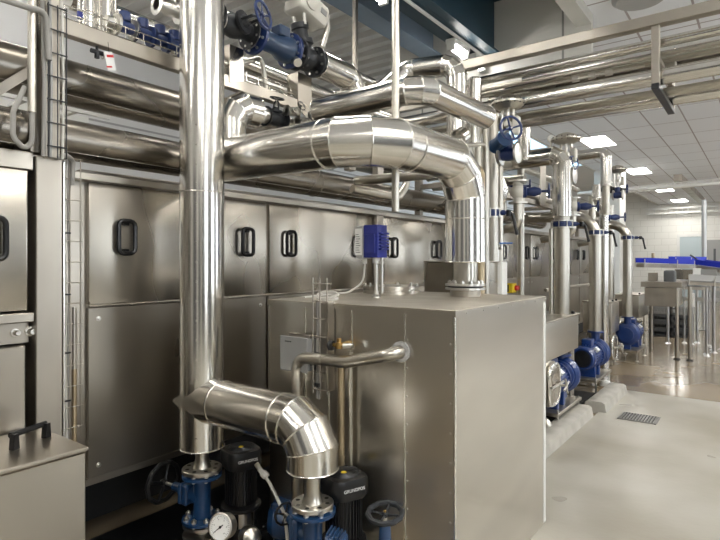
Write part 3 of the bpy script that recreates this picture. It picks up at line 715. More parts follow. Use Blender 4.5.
b.build('rivets', 'bolt', tk)
# manhole lid on the tank
mh = P(391, 293, Z=TH_)
t = thing('manhole_lid', 'round bolted manhole lid on top of the tank', 'lid', (mh.x, mh.y, TH_))
MB().lathe([(.19,0), (.19,.02), (.17,.022), (.17,.032), (.19,.034), (.19,.05), (0,.052)], (mh.x, mh.y, TH_), (0,0,1), 40).build('disc', 'tank', t)
for k in range(10):
    a = 2*PI*k/10; MB().cyl((mh.x+.175*math.cos(a), mh.y+.175*math.sin(a), TH_+.05), (mh.x+.175*math.cos(a), mh.y+.175*math.sin(a), TH_+.066), .009, 6).build('bolt', 'bolt', t)
# level sensor with blue housing on its stand
sp_ = P(376, 298, Z=TH_); sx_, sy_ = sp_.x, sp_.y
t = thing('level_transmitter', 'blue transmitter box with white label on a thin steel stand', 'sensor', (sx_, sy_, TH_))
MB().lathe([(0,0), (.028,0), (.028,.012), (.016,.022), (.016,.04), (0,.04)], (sx_, sy_, TH_), (0,0,1), 16).build('foot', 'bolt', t)
b = MB()
b.cyl((sx_, sy_, TH_+.03), (sx_, sy_, TH_+.27), .013, 12).cyl((sx_+.035, sy_+.01, TH_+.03), (sx_+.035, sy_+.01, TH_+.25), .008, 10).box((sx_-.01, sy_-.006, TH_+.20), (sx_+.05, sy_+.012, TH_+.215)); b.build('stand', 'bolt', t)
MB().lathe([(.016,0), (.022,.0), (.022,.045), (.014,.05)], (sx_, sy_, TH_+.205), (0,0,1), 14).build('coupling', 'white', t)
bx = MB().box((sx_-.055, sy_-.05, TH_+.235), (sx_+.045, sy_+.05, TH_+.425), .006, seg=2)
for k in range(6): bx.box((sx_+.04, sy_-.035+0, TH_+.28+k*.018), (sx_+.062, sy_+.045, TH_+.291+k*.018), .002)
bx.box((sx_-.045, sy_-.056, TH_+.26), (sx_+.03, sy_-.046, TH_+.37), .003)
bo = bx.build('housing', 'plasticblue', t)
MB().box((sx_-.103, sy_-.06, TH_+.23), (sx_-.055, sy_+.05, TH_+.42), .008, seg=2).build('cover', 'grey', t)
MB().box((sx_-.105, sy_-.0625, TH_+.25), (sx_-.060, sy_-.059, TH_+.405)).build('label_plate', 'dial', t)
b = MB()
for k in range(9): b.box((sx_-.100, sy_-.0635, TH_+.265+k*.013), (sx_-.068-.006*(k % 3), sy_-.062, TH_+.268+k*.013))
b.build('printed_lines', 'ink', t)
MB().cyl((sx_-.08, sy_, TH_+.20), (sx_-.08, sy_, TH_+.235), .013, 12).build('cable_gland', 'white', t)
# its cable looping to the tray, and the coil
ct = P(322, 297, Z=TH_)
bare('cable', 'pale cable from the blue transmitter sagging to the coil on the tank', [(sx_-.08, sy_, TH_+.2), (sx_-.085, sy_-.01, TH_+.09), (sx_-.16, sy_-.05, TH_+.03), (sx_-.3, sy_-.15, TH_+.012), (ct.x+.06, 2.24, TH_+.012)], .0055, .08, 'cablewhite', 'cable', seg=10)
b = MB(); cc = V((P(326, 296, Y=2.17).x, 2.18, TH_+.012))
pts = []
for i in range(80):
    a = i/80*2*PI*5; pts.append(cc + V((.068*math.cos(a)*(1+.05*math.sin(i*.9)), .03*math.sin(a)+.006*math.sin(i*.37), .012+.010*math.sin(a*.5+1)+.012*math.sin(a)+.002*(i/16))))
b.tube(pts, .0045, 8); o = b.build('cable_coil', 'cablewhite'); tag(o, 'coiled pale cable resting on the tank edge by the wire tray', 'cable')

# --- vertical wire tray on the tank side with its junction box
wx0, wx1 = P(313, 330, Y=2.08).x, P(327, 330, Y=2.08).x
t = thing('wire_tray', 'vertical wire cable tray on the left side of the tank', 'cable tray', ((wx0+wx1)/2, 2.09, .93))
b = MB()
for x in (wx0, (wx0+wx1)/2, wx1): b.tube([(x, 2.08, .93), (x, 2.08, 1.52)], .004, 6)
for k in range(7): b.tube([(wx0, 2.115, .95+k*.09), (wx0, 2.08, .95+k*.09), (wx1, 2.08, .95+k*.09), (wx1, 2.115, .95+k*.09)], .0035, 6)
b.build('mesh', 'frame', t)
MB().box((wx1, 2.075, .95), (wx1+.012, 2.125, 1.4)).build('side_strip', 'frame', t)
for z in (.965, 1.12): MB().box((wx0+.02, 2.065, z), (wx0+.05, 2.08, z+.02), .002).build('cable_tie', 'ink', t)
for k, x in enumerate((wx0+.018, wx0+.03)):
    bare('cable', ['grey cable going down the wire tray on the tank, left', 'grey cable going down the wire tray on the tank, right'][k], [(x, 2.092, 1.40), (x+.003, 2.092, 1.2), (x, 2.092, .9)], .006, 0, 'cable')
ja = P(286, 381, Y=2.08); jb = P(312, 344, Y=2.08)
t = thing('junction_box', 'grey junction box on the left side of the tank', 'box', ((ja.x+jb.x)/2, 2.08, ja.z+.05))
MB().box((ja.x, 2.045, 1.04), (jb.x, 2.125, 1.205), .006, seg=2).build('body', 'greybox', t)
MB().box((ja.x-.004, 2.038, 1.032), (jb.x+.004, 2.046, 1.213), .003).build('lid', 'greybox', t)
text('BURKERT', .011, (ja.x+.06, 2.036, 1.185), (1,0,0), (0,0,1), 'ink', t, .0004) if False else None
b = MB()
for k in range(4): b.box((ja.x+.035+k*.012, 2.036, 1.183), (ja.x+.043+k*.012, 2.0385, 1.189))
b.build('printed_mark', 'ink', t)
MB().box((ja.x+.03, 2.07, 1.205), (jb.x-.01, 2.1, 1.225), .003).build('mount', 'frame', t)
# brass valve with black knob
bv = P(341, 345, Y=2.08)
t = thing('brass_valve', 'small brass valve with black knob on the tank side', 'valve', (bv.x, 2.08, bv.z-.03))
MB().cyl((bv.x, 2.135, bv.z), (bv.x, 2.06, bv.z), .013, 12).lathe([(0,-.018), (.017,-.015), (.019,0), (.017,.015), (0,.018)], (bv.x, 2.065, bv.z), (0,0,1), 14).cyl((bv.x-.035, 2.065, bv.z), (bv.x+.03, 2.065, bv.z), .01, 10).cyl((bv.x, 2.065, bv.z), (bv.x, 2.065, bv.z+.035), .012, 6).build('body', 'brass', t)
MB().lathe([(0,0), (.022,0), (.026,.008), (.026,.022), (.018,.03), (0,.03)], (bv.x-.035, 2.065, bv.z-.004), (-1,-.15,0), 16).build('knob', 'black', t)
MB().cyl((bv.x+.028, 2.065, bv.z), (bv.x+.075, 2.08, bv.z+.004), .014, 12).build('pipe_stub', 'bolt', t)

# --- bare pipe from the tank side bending down behind the branch pipe
e = P(402, 351.5, Y=TY0)
ps = [(e.x, TY0, e.z), (e.x-.02, 2.065, e.z-.005), P(350, 363, Y=2.045), P(297, 357, Y=2.045), P(297, 475, Y=2.045)]
b1 = ps[3]; ps[4] = V((b1.x, 2.045, .28)); ps[2] = P(346, 362, Y=2.04)
wp = thing('steel_pipe', 'bare welded pipe from the tank side bending left then down', 'pipe', (b1.x, 2.045, .28))
MB().tube([V(ps[0])+V((0,.0,0)), V(ps[0])+V((-.012,-.062,-.004)), V(ps[2])+V((0,0,.0)), V(ps[3]), V(ps[4])], .030, 24, .075, 8).build('pipe_run', 'pipe', wp)
MB().lathe([(.03,0), (.048,0), (.048,.012), (.03,.014)], (e.x, TY0-.016, e.z), (0,1,0), 24).build('collar', 'grey', wp)
for q, dd in ((V(ps[2])*.55+V(ps[3])*.45, V(ps[3])-V(ps[2])), (V(ps[4])*.2+V(ps[3])*.8, V((0,0,1)))):
    MB().torus(q, dd, .0300, .0016, 24, 5).build('weld', 'frame', wp)
# vertical thin pipes in front of the tank
x1 = P(340, 400, Y=2.07).x; x2 = P(349, 400, Y=2.09).x
bare('steel_pipe', 'slim rust tinted vertical pipe on the tank side, left of two', [(x1, 2.08, .1), (x1, 2.08, 1.10)], .018, 0, 'ochre')
bare('steel_pipe', 'slim bare vertical pipe on the tank side, right of two', [(x2, 2.1, .1), (x2, 2.1, 1.16)], .012)
# ============================================================ PUMPS AND VALVES AT THE FRONT
def cap_motor_pump(name, label, x, y, top, rz, hw=.098):
    """vertical multistage pump with a square fan cap; built at origin then turned"""
    t = thing(name, label, 'pump', (x, y, 0)); L = []
    Rz = Matrix.Rotation(rz, 3, 'Z'); c = V((x, y, 0))
    def T(v): return c + Rz @ V(v)
    cap = MB(); ncr = 10
    def sq(h, s, z, rr):
        pts = []
        for qx, qy, a0 in ((s-rr, s-rr, 0), (-(s-rr), s-rr, 90), (-(s-rr), -(s-rr), 180), (s-rr, -(s-rr), 270)):
            for k in range(5):
                a = math.radians(a0+k*22.5); pts.append(T((qx+rr*math.cos(a), qy+rr*math.sin(a), z)))
        return pts
    cap.loft([sq(0, hw*.93, top-.10, .055), sq(0, hw, top-.085, .05), sq(0, hw, top-.022, .05), sq(0, hw*.94, top-.004, .05), sq(0, hw*.86, top, .05)])
    co = cap.build('fan_cap', 'black', t, ang=40)
    g = MB()
    for R in (.022, .034, .046, .058, .070): g.torus(T((0,0,top+.001)), (0,0,1), R, .0045, 30, 5)
    for k in range(8):
        a = 2*PI*k/8; g.tube([T((.015*math.cos(a), .015*math.sin(a), top)), T((.076*math.cos(a), .076*math.sin(a), top))], .002, 5)
    g.build('fan_grille', 'blackm', co)
    MB().lathe([(0,0), (.014,0), (.013,.004), (0,.005)], T((0,0,top)), (0,0,1), 18).build('yellow_mark', 'yellow', co)
    fr = Rz @ V((0,-1,0)); rt = Rz @ V((1,0,0))
    text('GRUNDFOS', .021, T((.0, -hw-.0012, top-.048)), rt, (0,0,1), 'textwhite', co, .0006)
    m = MB(); m.cyl(T((0,0,top-.30)), T((0,0,top-.09)), hw*.78, 32)
    for k in range(32):
        a = 2*PI*k/32; e = V((math.cos(a), math.sin(a), 0)); s = Rz @ e; n = s.cross(V((0,0,1)))*.0022
        a0 = T(e*hw*.74); a1 = T(e*hw*.9)
        z0, z1 = V((0,0,top-.29)), V((0,0,top-.098))
        m.prism([a0+z0-n, a1+z0-n, a1+z0+n, a0+z0+n], z1-z0)
    m.build('motor', 'black', t, smooth=False)
    MB().lathe([(.0,0), (.102,0), (.108,.008), (.108,.02), (.08,.03), (0,.03)], T((0,0,top-.325)), (0,0,1), 32).build('motor_flange', 'black', t)
    for k in range(4):
        a = PI/4+k*PI/2; MB().box(T((.075*math.cos(a), .075*math.sin(a), top-.42))-V((.012,.012,0)), T((.075*math.cos(a), .075*math.sin(a), top-.32))+V((.012,.012,0)), .003).build('lantern_post', 'black', t)
    MB().lathe([(0,0), (.064,0), (.064,.09), (.072,.10), (0,.10)], T((0,0,top-.43)), (0,0,1), 28).build('coupling_guard', 'bolt', t)
    zs = max(.12, top-.62)
    MB().cyl(T((0,0,.10)), T((0,0,top-.42)), .070, 28).build('pump_sleeve', 'black', t)
    MB().lathe([(0,0), (.10,0), (.105,.01), (.105,.03), (.09,.05), (.078,.10), (0,.10)], T((0,0,.0)), (0,0,1), 32).build('base', 'black', t)
    for s in (-1, 1): flange(T((s*.15,0,.06))-(Rz @ V((1,0,0)))*.0, Rz @ V((s,0,0)), .06, .015, 4, t, 'black')
    MB().cyl(T((-.15,0,.06)), T((.15,0,.06)), .035, 16).build('port', 'black', t)
    tb = MB().box(V((-.035,0,0)), V((.035,.05,.085)), .008, rot=None)
    for v in tb.bm.verts: v.co = T((v.co.x, hw*.82+v.co.y*.9, top-.21+v.co.z))
    tb.build('terminal_box', 'black', t)
    return t
P1 = (P(240, 455, D=2.9).x, P(240, 455, D=2.9).y)
cap_motor_pump('vertical_pump', 'black vertical pump with square fan cap between the two blue valves', -2.30, 1.985, .585, 1.25, .096)
cap_motor_pump('vertical_pump', 'black vertical pump with square fan cap right of the branch pipe end', -1.60, 2.01, .60, 1.2, .098)
# gland and pale cable of the left pump
g0 = P(263, 473, D=2.78); 
t = thing('cable_gland', 'white cable gland on the side of the left black pump', 'fitting', g0)
MB().lathe([(0,-.03), (.012,-.03), (.014,-.01), (.02,0), (.02,.022), (.014,.03), (0,.03)], g0, (.6,.2,-.5), 8).build('body', 'cablewhite', t)
MB().cyl(g0+V((-.05,0,.035)), g0+V((-.01,0,.005)), .013, 10).build('nipple', 'bolt', t)
bare('cable', 'pale cable hanging from the left black pump to the blue pump', [g0, P(269, 482, D=2.76), P(277, 498, D=2.70), P(285, 515, D=2.66), P(288, 545, D=2.66)], .0085, .05, 'cablewhite')

def gate_valve(name, label, x, y, ztop, zbot, sdir, slen, wR, tilt=None):
    """blue flanged gate valve with sideways stem and black iron handwheel"""
    t = thing(name, label, 'valve', (x, y, zbot))
    MB().lathe([(0,0), (.05,0), (.045,.03), (.043,(ztop-zbot)/2), (.045,ztop-zbot-.03), (.05,ztop-zbot), (0,ztop-zbot)], (x, y, zbot), (0,0,1), 28).build('body', 'blue', t)
    flange((x, y, ztop-.018), (0,0,1), .103, .018, 8, t, 'blue', boltr=.010); flange((x, y, zbot), (0,0,1), .103, .018, 8, t, 'blue', boltr=.011)
    s = V(sdir).normalized(); u, v, _ = basis(s); c = V((x, y, (ztop+zbot)/2))
    rr = Matrix((u, v, s)).transposed()
    MB().cyl(c, c+s*.10, .045, 20).build('neck', 'blue', t)
    MB().box(c+s*.08-V((.055,.055,.02)), c+s*.08+V((.055,.055,.02)), .008, rot=rr).box(c+s*.115-V((.055,.055,.012)), c+s*.115+V((.055,.055,.012)), .006, rot=rr).build('bonnet_flange', 'blue', t)
    MB().lathe([(0,.12), (.042,.12), (.035,.15), (.024,.17), (.024,.21), (.016,.22), (0,.22)], c, s, 18).build('bonnet', 'blue', t)
    MB().cyl(c+s*.2, c+s*(slen+.015), .010, 10).build('stem', 'bolt', t)
    handwheel(c+s*slen, s, wR, 'black', t, 4, rim=.12, knurl=True)
    return t
def steel_stub(name, label, x, y, z0, z1, R=.098, r=.032, rt=None):
    t = thing(name, label, 'pipe', (x, y, z0))
    MB().lathe([(0,0), (r*1.45,0), (r*1.25,.012), (r,.05), (r,z1-z0-.03), (rt or r*1.25,z1-z0), (0,z1-z0)], (x, y, z0+.018), (0,0,1), 28).build('neck', 'pipe', t)
    f = MB().lathe([(0,0), (R*.96,0), (R,.003), (R,.019), (R*.96,.022), (R*.5,.022), (0,.022)], (x, y, z0), (0,0,1), 40).build('flange', 'bolt', t)
    for k in range(8):
        a = 2*PI*(k+.5)/8; MB().cyl((x+R*.74*math.cos(a), y+R*.74*math.sin(a), z0+.0215), (x+R*.74*math.cos(a), y+R*.74*math.sin(a), z0+.0226), R*.105, 14).build('bolt_hole', 'ink', f)
    MB().lathe([(0,0), (R*.8,0), (R*.8,.008), (0,.008)], (x, y, z0-.008), (0,0,1), 30).build('gasket', 'frame', t)
    return t
steel_stub('pipe_end', 'steel neck and flange below the tall clad pipe, on the left blue valve', VX, VY, .490, .625, .103, .035)
gate_valve('gate_valve', 'blue gate valve with black handwheel at left, under the tall pipe', VX, VY, .480, .23, (-1, -.12, .05), .30, .105)
steel_stub('pipe_end', 'steel neck and flange below the bent branch pipe, on the right blue valve', LX, VY, .513, .69, .094, .035, .065)
t = gate_valve('check_valve', 'blue flanged valve under the bent branch pipe at the bottom edge', LX, VY, .503, .25, (-.9, .3, .0), .27, .05)
# union and flange under the left valve
t = thing('pipe_spool', 'short steel spool under the left blue valve', 'pipe', (VX, VY, 0))
flange((VX, VY, .205), (0,0,1), .10, .018, 8, t, 'bolt', bolts=False); MB().cyl((VX, VY, .04), (VX, VY, .205), .036, 24).build('pipe_section', 'pipe', t)
flange((VX, VY, .15), (0,0,1), .10, .018, 8, t, 'bolt', bolts=False)
# right blue valve body with pale horizontal handwheel
hw_ = P(385, 513, D=2.16)
t = thing('gate_valve', 'blue valve with black horizontal handwheel in front of the tank', 'valve', (hw_.x, hw_.y, 0))
MB().lathe([(0,0), (.06,0), (.06,.02), (.035,.03), (.04,.2), (.055,.25), (.055,.30), (.03,.33), (.03,.36), (.022,hw_.z-.045), (0,hw_.z-.045)], (hw_.x, hw_.y, 0), (0,0,1), 24).build('body', 'blue', t)
MB().cyl((hw_.x, hw_.y, .3), hw_, .009, 10).build('stem', 'bolt', t)
handwheel(hw_, (.05, -.18, 1), .066, 'blackm', t, 4, rim=.17, knurl=True, hubm='brass')
# blue pump body down between
c = P(282, 520, D=2.95)
t = thing('pump_head', 'blue cast pump head low behind the bent pipe', 'pump', (c.x, c.y, 0))
MB().lathe([(0,-.07), (.06,-.07), (.09,-.04), (.095,0), (.09,.04), (.06,.07), (0,.07)], c, (.7,.5,0), 28).build('casing', 'blue', t)
MB().box(c+V((-.05,-.05,.04)), c+V((.05,.05,.11)), .012, rot=Matrix.Rotation(.5,3,'Z')).build('cover', 'blue', t)
MB().cyl((c.x, c.y, 0), c, .04, 16).build('foot', 'blue', t)
c = P(336, 545, D=2.25)
t = thing('strainer', 'blue ribbed fitting at the bottom edge beside the right valve', 'strainer', (c.x, c.y, 0))
b = MB().cyl((c.x, c.y, 0), (c.x, c.y, c.z-.0), .03, 16).box(c+V((-.045,-.035,-.02)), c+V((.045,.035,.045)), .01, rot=Matrix.Rotation(.4,3,'Z'))
for k in range(5): b.box(c+V((-.04+k*.018,-.04,.03)), c+V((-.032+k*.018,.04,.055)), .002, rot=Matrix.Rotation(.4,3,'Z'))
b.build('body', 'blue', t)
# pressure gauge
gc = P(221, 527, D=2.42)
t = thing('pressure_gauge', 'round pressure gauge with white dial at the bottom edge', 'gauge', gc-V((0,0,.3)))
fd = (V((0,0,1.75))-gc); fd.z *= .55; fd = (fd.normalized()+V((-.46,-.34,0))).normalized(); gu, gv, _ = basis(fd)
MB().lathe([(0,-.05), (.050,-.05), (.055,-.045), (.055,-.004), (.061,0), (.061,.008), (.054,.011), (.052,.004), (0,.004)], gc, fd, 40).build('case', 'bolt', t)
MB().lathe([(0,.0045), (.052,.0045), (.052,.0055), (0,.0055)], gc, fd, 36).build('dial', 'dial', t)
b = MB()
rt_ = V((0,0,1)).cross(fd).normalized(); up_ = fd.cross(rt_)
for k in range(27):
    a = math.radians(225-k*10.4); L_ = .010 if k % 5 == 0 else .005; e = rt_*math.cos(a)+up_*math.sin(a)
    b.tube([gc+fd*.006+e*.047, gc+fd*.006+e*(.047-L_)], .0007, 4)
e = rt_*math.cos(math.radians(222))+up_*math.sin(math.radians(222))
b.tube([gc+fd*.007-e*.016, gc+fd*.007+e*.04], [.0028, .001], 5).lathe([(0,0),(.006,0),(.006,.004),(0,.004)], gc+fd*.006, fd, 12)
b.build('needle', 'ink', t)
for k in range(6):
    a = math.radians(225-k*54); e = rt_*math.cos(a)+up_*math.sin(a)
    text(str(k*2), .009, gc+fd*.0062+e*.032, rt_, up_, 'ink', t, .0002)
MB().cyl(gc-V((0,0,.3)), gc-V((0,0,.05))-fd*.02, .01, 12).build('stem', 'bolt', t)
c = P(250, 537, D=2.55)
t = thing('pipe_union', 'rounded bright steel pipe end at the bottom edge by the gauge', 'fitting', (c.x, c.y, c.z-.1))
MB().lathe([(0,-.04), (.045,-.04), (.05,0), (.045,.035), (.02,.05), (0,.05)], c, (.7,-.3,.2), 24).build('body', 'pipe', t)
MB().cyl((c.x, c.y, .0), (c.x, c.y, c.z), .02, 12).build('riser', 'pipe', t)
# ============================================================ UPPER MIDDLE: second clad pipe and its risers
BX, BZ = -1.53, 2.57
insulated('clad_pipe', 'clad pipe above the middle pipe, bending away towards the risers', [P(318, 111, Y=2.6), V((BX, 2.62, BZ)), V((BX, 3.47, BZ+.02))], .078, .13, 3, rings_at=[((BX-.17, 2.62, BZ-.005), (1,0,0.03))])
# blanked stub under it
c = P(462, 131, X=-1.62)
t = thing('clad_stub', 'open clad pipe end below the second clad pipe', 'pipe', c)
MB().lathe([(0,0), (.055,0), (.058,.06), (.05,.062), (.045,.01), (0,.01)], c+V((0,.02,-.02)), (-.2,-.75,-.5), 24).build('shell', 'clad', t)
# inverted U behind
ua = P(402, 84, Y=4.0); ub = P(457, 60, Y=4.0)
insulated('clad_pipe', 'clad pipe arching over at the top and turning down, behind the second pipe', [V((ua.x-.28, 3.4, ua.z-.50)), V((ua.x+.12, 3.9, ub.z-.02)), V((ub.x, 4.0, ub.z-.03)), V((ub.x, 4.0, 2.2))], .083, .14, 4)
x2_ = P(475, 80, Y=4.2)
t = thing('clad_pipe', 'vertical clad riser just right of the arching pipe', 'pipe', (x2_.x, 4.2, 1.4))
MB().cyl((x2_.x, 4.2, 1.5), (x2_.x, 4.2, 3.12), .055, 28).lathe([(.055,0), (.045,.02), (0,.03)], (x2_.x, 4.2, 3.12), (0,0,1), 28).build('pipe_section', 'clad', t)
MB().torus((x2_.x, 4.2, 2.9), (0,0,1), .055, .003, 28, 6).build('seam', 'seam', t)
# bare risers behind the big down-pipe
for k, (px, Y_, rr, z0, z1) in enumerate(((469, 3.7, .028, 0, 2.45), (478, 3.75, .026, 0, 2.45), (486, 3.8, .024, 0, 2.62), (493, 4.4, .045, .2, 2.92), (500, 4.9, .03, 1.0, 2.5))):
    c = P(px, 150, Y=Y_)
    bare('steel_pipe', ['slim bare riser behind the big drop pipe, leftmost', 'slim bare riser behind the big drop pipe, second', 'slim bare riser behind the big drop pipe, third', 'long bare vertical pipe at the back corner of the tank', 'bare riser right of the long vertical pipe'][k], [(c.x, Y_, z0), (c.x, Y_, z1)], rr)
a = P(446, 146, Y=3.1); c = P(486, 144, Y=3.6); bare('steel_pipe', 'thin bare branch bending down beside the risers', [a, c, c-V((0,0,1.0))], .014, .05)
a = P(455, 165, Y=3.45); c = P(480, 166, Y=3.45)
bare('steel_pipe', 'tarnished bare elbow behind the big drop pipe', [a, c, (c.x, c.y, 0)], .033, .09, 'ochre')
# support tube through the frame
c = P(395.5, 60, Y=2.35)
t = thing('support_post', 'thin bare steel post rising past the top edge beside the clad elbows', 'post', (c.x, c.y, 1.42))
MB().cyl((c.x, c.y, 1.86), (c.x, c.y, 4.95), .0195, 20).build('tube', 'pipe', t)
# rectangular pipe support frame under the middle pipe
a = P(358, 183, Y=2.75); c = P(440, 176, Y=2.75)
bare('steel_pipe', 'bare horizontal pipe with closed end below the big middle pipe', [P(356, 181, Y=2.9), P(455, 172, Y=2.9)], .031)
bare('steel_pipe', 'bare pipe curling up below the big middle pipe', [P(352, 189, X=-2.2), P(398, 198, X=-2.1), P(406, 186, X=-2.1), P(407, 172, X=-2.1)], .028, .07)
for k, px in enumerate((350, 378)):
    c = P(px, 170, X=-2.55)
    tag(MB().box((c.x-.03, c.y-.04, 2.30), (c.x+.03, c.y+.04, 2.66), .004).build('bridge_hanger', 'frame'), ['square steel hanger below the bridge, left one', 'square steel hanger below the bridge, right one'][k], 'hanger')
# grey cabinet on the machine side behind the flange
a = P(424, 290, Y=4.1); c = P(488, 262, Y=4.1)
t = thing('steel_case', 'plain steel case standing behind the tank flange', 'cabinet', ((a.x+c.x)/2, 4.2, 0))
MB().box((a.x, 4.1, .0), (c.x, 4.4, c.z), .006).build('body', 'panel', t)
MB().box((a.x-.005, 4.092, c.z-.002), (c.x+.005, 4.41, c.z+.008), .003).build('lid', 'frame', t)
a = P(490, 296, Y=4.3); c = P(502, 262, Y=4.3)
t = thing('control_box', 'small white box at the back edge of the tank by the vertical pipe', 'box', ((a.x+c.x)/2, 4.3, a.z))
MB().box((a.x, 4.3, a.z-.1), (c.x, 4.42, c.z), .008, seg=2).build('body', 'white', t)
MB().box((a.x+.01, 4.294, a.z+.02), (c.x-.012, 4.301, c.z-.03), .002).build('panel', 'dial', t)
c = P(513, 288, X=-2.3)
t = thing('safety_switch', 'yellow switch with red knob on the machine beyond the tank', 'switch', c-V((0,0,.06)))
MB().box(c+V((-.05,-.065,-.055)), c+V((.02,.065,.055)), .008).build('housing', 'yellow', t)
MB().lathe([(0,0), (.03,0), (.028,.03), (.02,.035), (0,.035)], c+V((.02,.02,0)), (1,0,0), 16).build('knob', 'red', t)
MB().box(c+V((-.45,-.02,-.02)), c+V((-.05,.02,.02))).box(c+V((-.1,-.11,-.04)), c+V((-.02,-.07,.04))).build('bracket', 'black', t)
c = P(505, 245, X=-1.95)
t = thing('ball_valve', 'small ball valve with flat blue lever beside the vertical pipe', 'valve', c-V((0,0,.05)))
MB().lathe([(0,-.04), (.02,-.04), (.027,0), (.02,.04), (0,.04)], c+V((-.06,-.02,-.02)), (1,0,0), 14).cyl(c+V((-.05,-.02,-.01)), c+V((-.05,-.02,.02)), .008, 8).cyl(c+V((-.06,-.02,-.02)), c+V((-.06,-.02,-.3)), .011, 10).build('body', 'bolt', t)
MB().box(c+V((-.06,-.03,.012)), c+V((.06,.06,.022)), .004, rot=Matrix.Rotation(.5,3,'Z')).build('lever', 'leverblue', t)

def butterfly(name, label, c, r, ldir, ll=.24):
    """clamp style valve with blue ring, bolts and a black drop lever"""
    c = V(c); t = thing(name, label, 'valve', c-V((0,0,.03)))
    MB().lathe([(0,-.028), (r*1.18,-.028), (r*1.18,-.016), (r*1.3,-.014), (r*1.3,.014), (r*1.18,.016), (r*1.18,.028), (0,.028)], c, (0,0,1), 30).build('ring', 'navy', t)
    for s in (-1, 1): MB().lathe([(0,0), (r*1.38,0), (r*1.38,.010), (0,.010)], c+V((0,0,s*.034-.005)), (0,0,1), 30).build('flange', 'bolt', t)
    for k in range(8):
        a = 2*PI*k/8; MB().cyl(c+V((r*1.3*math.cos(a), r*1.3*math.sin(a), -.042)), c+V((r*1.3*math.cos(a), r*1.3*math.sin(a), .042)), .006, 6).build('bolt', 'bolt', t)
    l = V(ldir).normalized()
    MB().cyl(c+l*r*1.2, c+l*(r+ll*.45), .014, 12).cyl(c+l*(r+ll*.12), c+l*(r+ll*.3), .024, 12).build('stem', 'navy', t)
    e = c+l*(r+ll*.45)
    MB().lathe([(0,-.03), (.022,-.03), (.024,.02), (0,.025)], e, (0,0,1), 12).tube([e+V((0,0,.012)), e+l*.035+V((0,0,-.02)), e+l*.055+V((0,0,-.13)), e+l*.07+V((0,0,-.19))], [.013,.015,.013,.016], 10).build('lever', 'black', t)
    return t
RD = (CS, SN*.0+.25, 0)      # levers point out over the aisle
c = P(493, 213, Y=4.4); butterfly('butterfly_valve', 'navy valve with black lever on the vertical pipe at the tank back corner', (c.x, 4.4, c.z), .045, (.95,.3,0), .19)

# ============================================================ PROCESS SKID ALONG THE AISLE
# first standpipe V1
v1 = V((-1.72, 5.87, 0)); 
insulated('clad_pipe', 'clad pipe coming from the machine and elbowing down into the first standpipe', [V((-3.3, 5.80, 2.68)), V((v1.x, v1.y, 2.74)), V((v1.x, v1.y, 2.08))], .098, .13, 3)
t = thing('standpipe', 'bare steel standpipe below the first navy clamp valve on the aisle', 'pipe', (v1.x, v1.y, 1.05))
MB().cyl((v1.x, v1.y, 1.05), (v1.x, v1.y, 2.1), .078, 30).cyl((v1.x-.085, v1.y-.09, 1.05), (v1.x-.085, v1.y-.09, 1.95), .022, 14).build('pipe_section', 'pipe', t)
butterfly('butterfly_valve', 'navy clamp valve with black lever on the first standpipe', (v1.x, v1.y, 2.0), .082, RD, .25)
# second and third standpipes
def elbow_pipe(name, label, x, y, z1, r, zt, back):
    t = thing(name, label, 'pipe', (x, y, z1)); 
    MB().tube([(x, y, z1), (x, y, zt), (x-back, y-.15, zt+.04)], r, 26, .26, 10).build('pipe_run', 'pipe', t)
    return t
e2 = P(595.5, 230, Y=7.6); e3 = P(627.5, 238, Y=9.75)
elbow_pipe('standpipe', 'bare steel standpipe with rounded elbow on the second blue pump', e2.x, 7.6, .67, .072, 2.19, 1.0)
elbow_pipe('standpipe', 'bare steel standpipe with rounded elbow on the farthest blue pump', e3.x, 9.75, .70, .072, 2.21, 1.0)
butterfly('butterfly_valve', 'navy clamp valve with black lever on the second standpipe', (e2.x, 7.6, 1.99), .075, RD, .24)
butterfly('butterfly_valve', 'navy clamp valve with black lever on the farthest standpipe', (e3.x, 9.75, 2.0), .075, RD, .26)
# diaphragm valves on top: wide dome actuators
def dome_valve(label, c, R, wside=1, body='navy', wheel='navy'):
    c = V(c); t = thing('diaphragm_valve', label, 'valve', c-V((0,0,.55)))
    MB().lathe([(0,0), (R*.55,0), (R*.95,.035), (R*1.02,.04), (R*1.02,.055), (R*.95,.06), (R*.6,.10), (R*.2,.12), (0,.12)], c, (0,0,1), 32).build('actuator', 'pipe', t)
    for k in range(16):
        a = 2*PI*k/16; MB().cyl(c+V((R*.98*math.cos(a), R*.98*math.sin(a), .03)), c+V((R*.98*math.cos(a), R*.98*math.sin(a), .068)), R*.04, 6).build('bolt', 'blackm', t)
    b = MB()
    for s in (-1, 1): b.tube([c+V((s*R*.35, 0, 0)), c+V((s*R*.4, 0, -.14)), c+V((s*R*.15, 0, -.24))], R*.09, 8)
    b.cyl(c+V((0,0,-.26)), c, R*.10, 10).box(c+V((-R*.2,-R*.2,-.13)), c+V((R*.2,R*.2,-.09)), .005); b.build('yoke', 'bolt', t)
    MB().box(c+V((R*.35,-R*.3,-.2)), c+V((R*.75,R*.2,-.06)), .01).build('positioner', 'valvewhite', t)
    MB().lathe([(0,-R*.5), (R*.32,-R*.5), (R*.42,0), (R*.32,R*.5), (0,R*.5)], c+V((0,0,-.34)), (1,0,0), 20).cyl(c+V((0,0,-.34)), c+V((0,0,-.22)), R*.28, 16).build('body', body, t)
    for s in (-1, 1): flange(c+V((s*R*.52,0,-.34)), (1,0,0), R*.62, .018, 8, t, 'bolt', bolts=False, seg=24)
    return t
c = P(508, 110, Y=4.0); dome_valve('large round diaphragm actuator right of the clad risers', c, .125)
w1 = P(511, 128, Y=3.8)
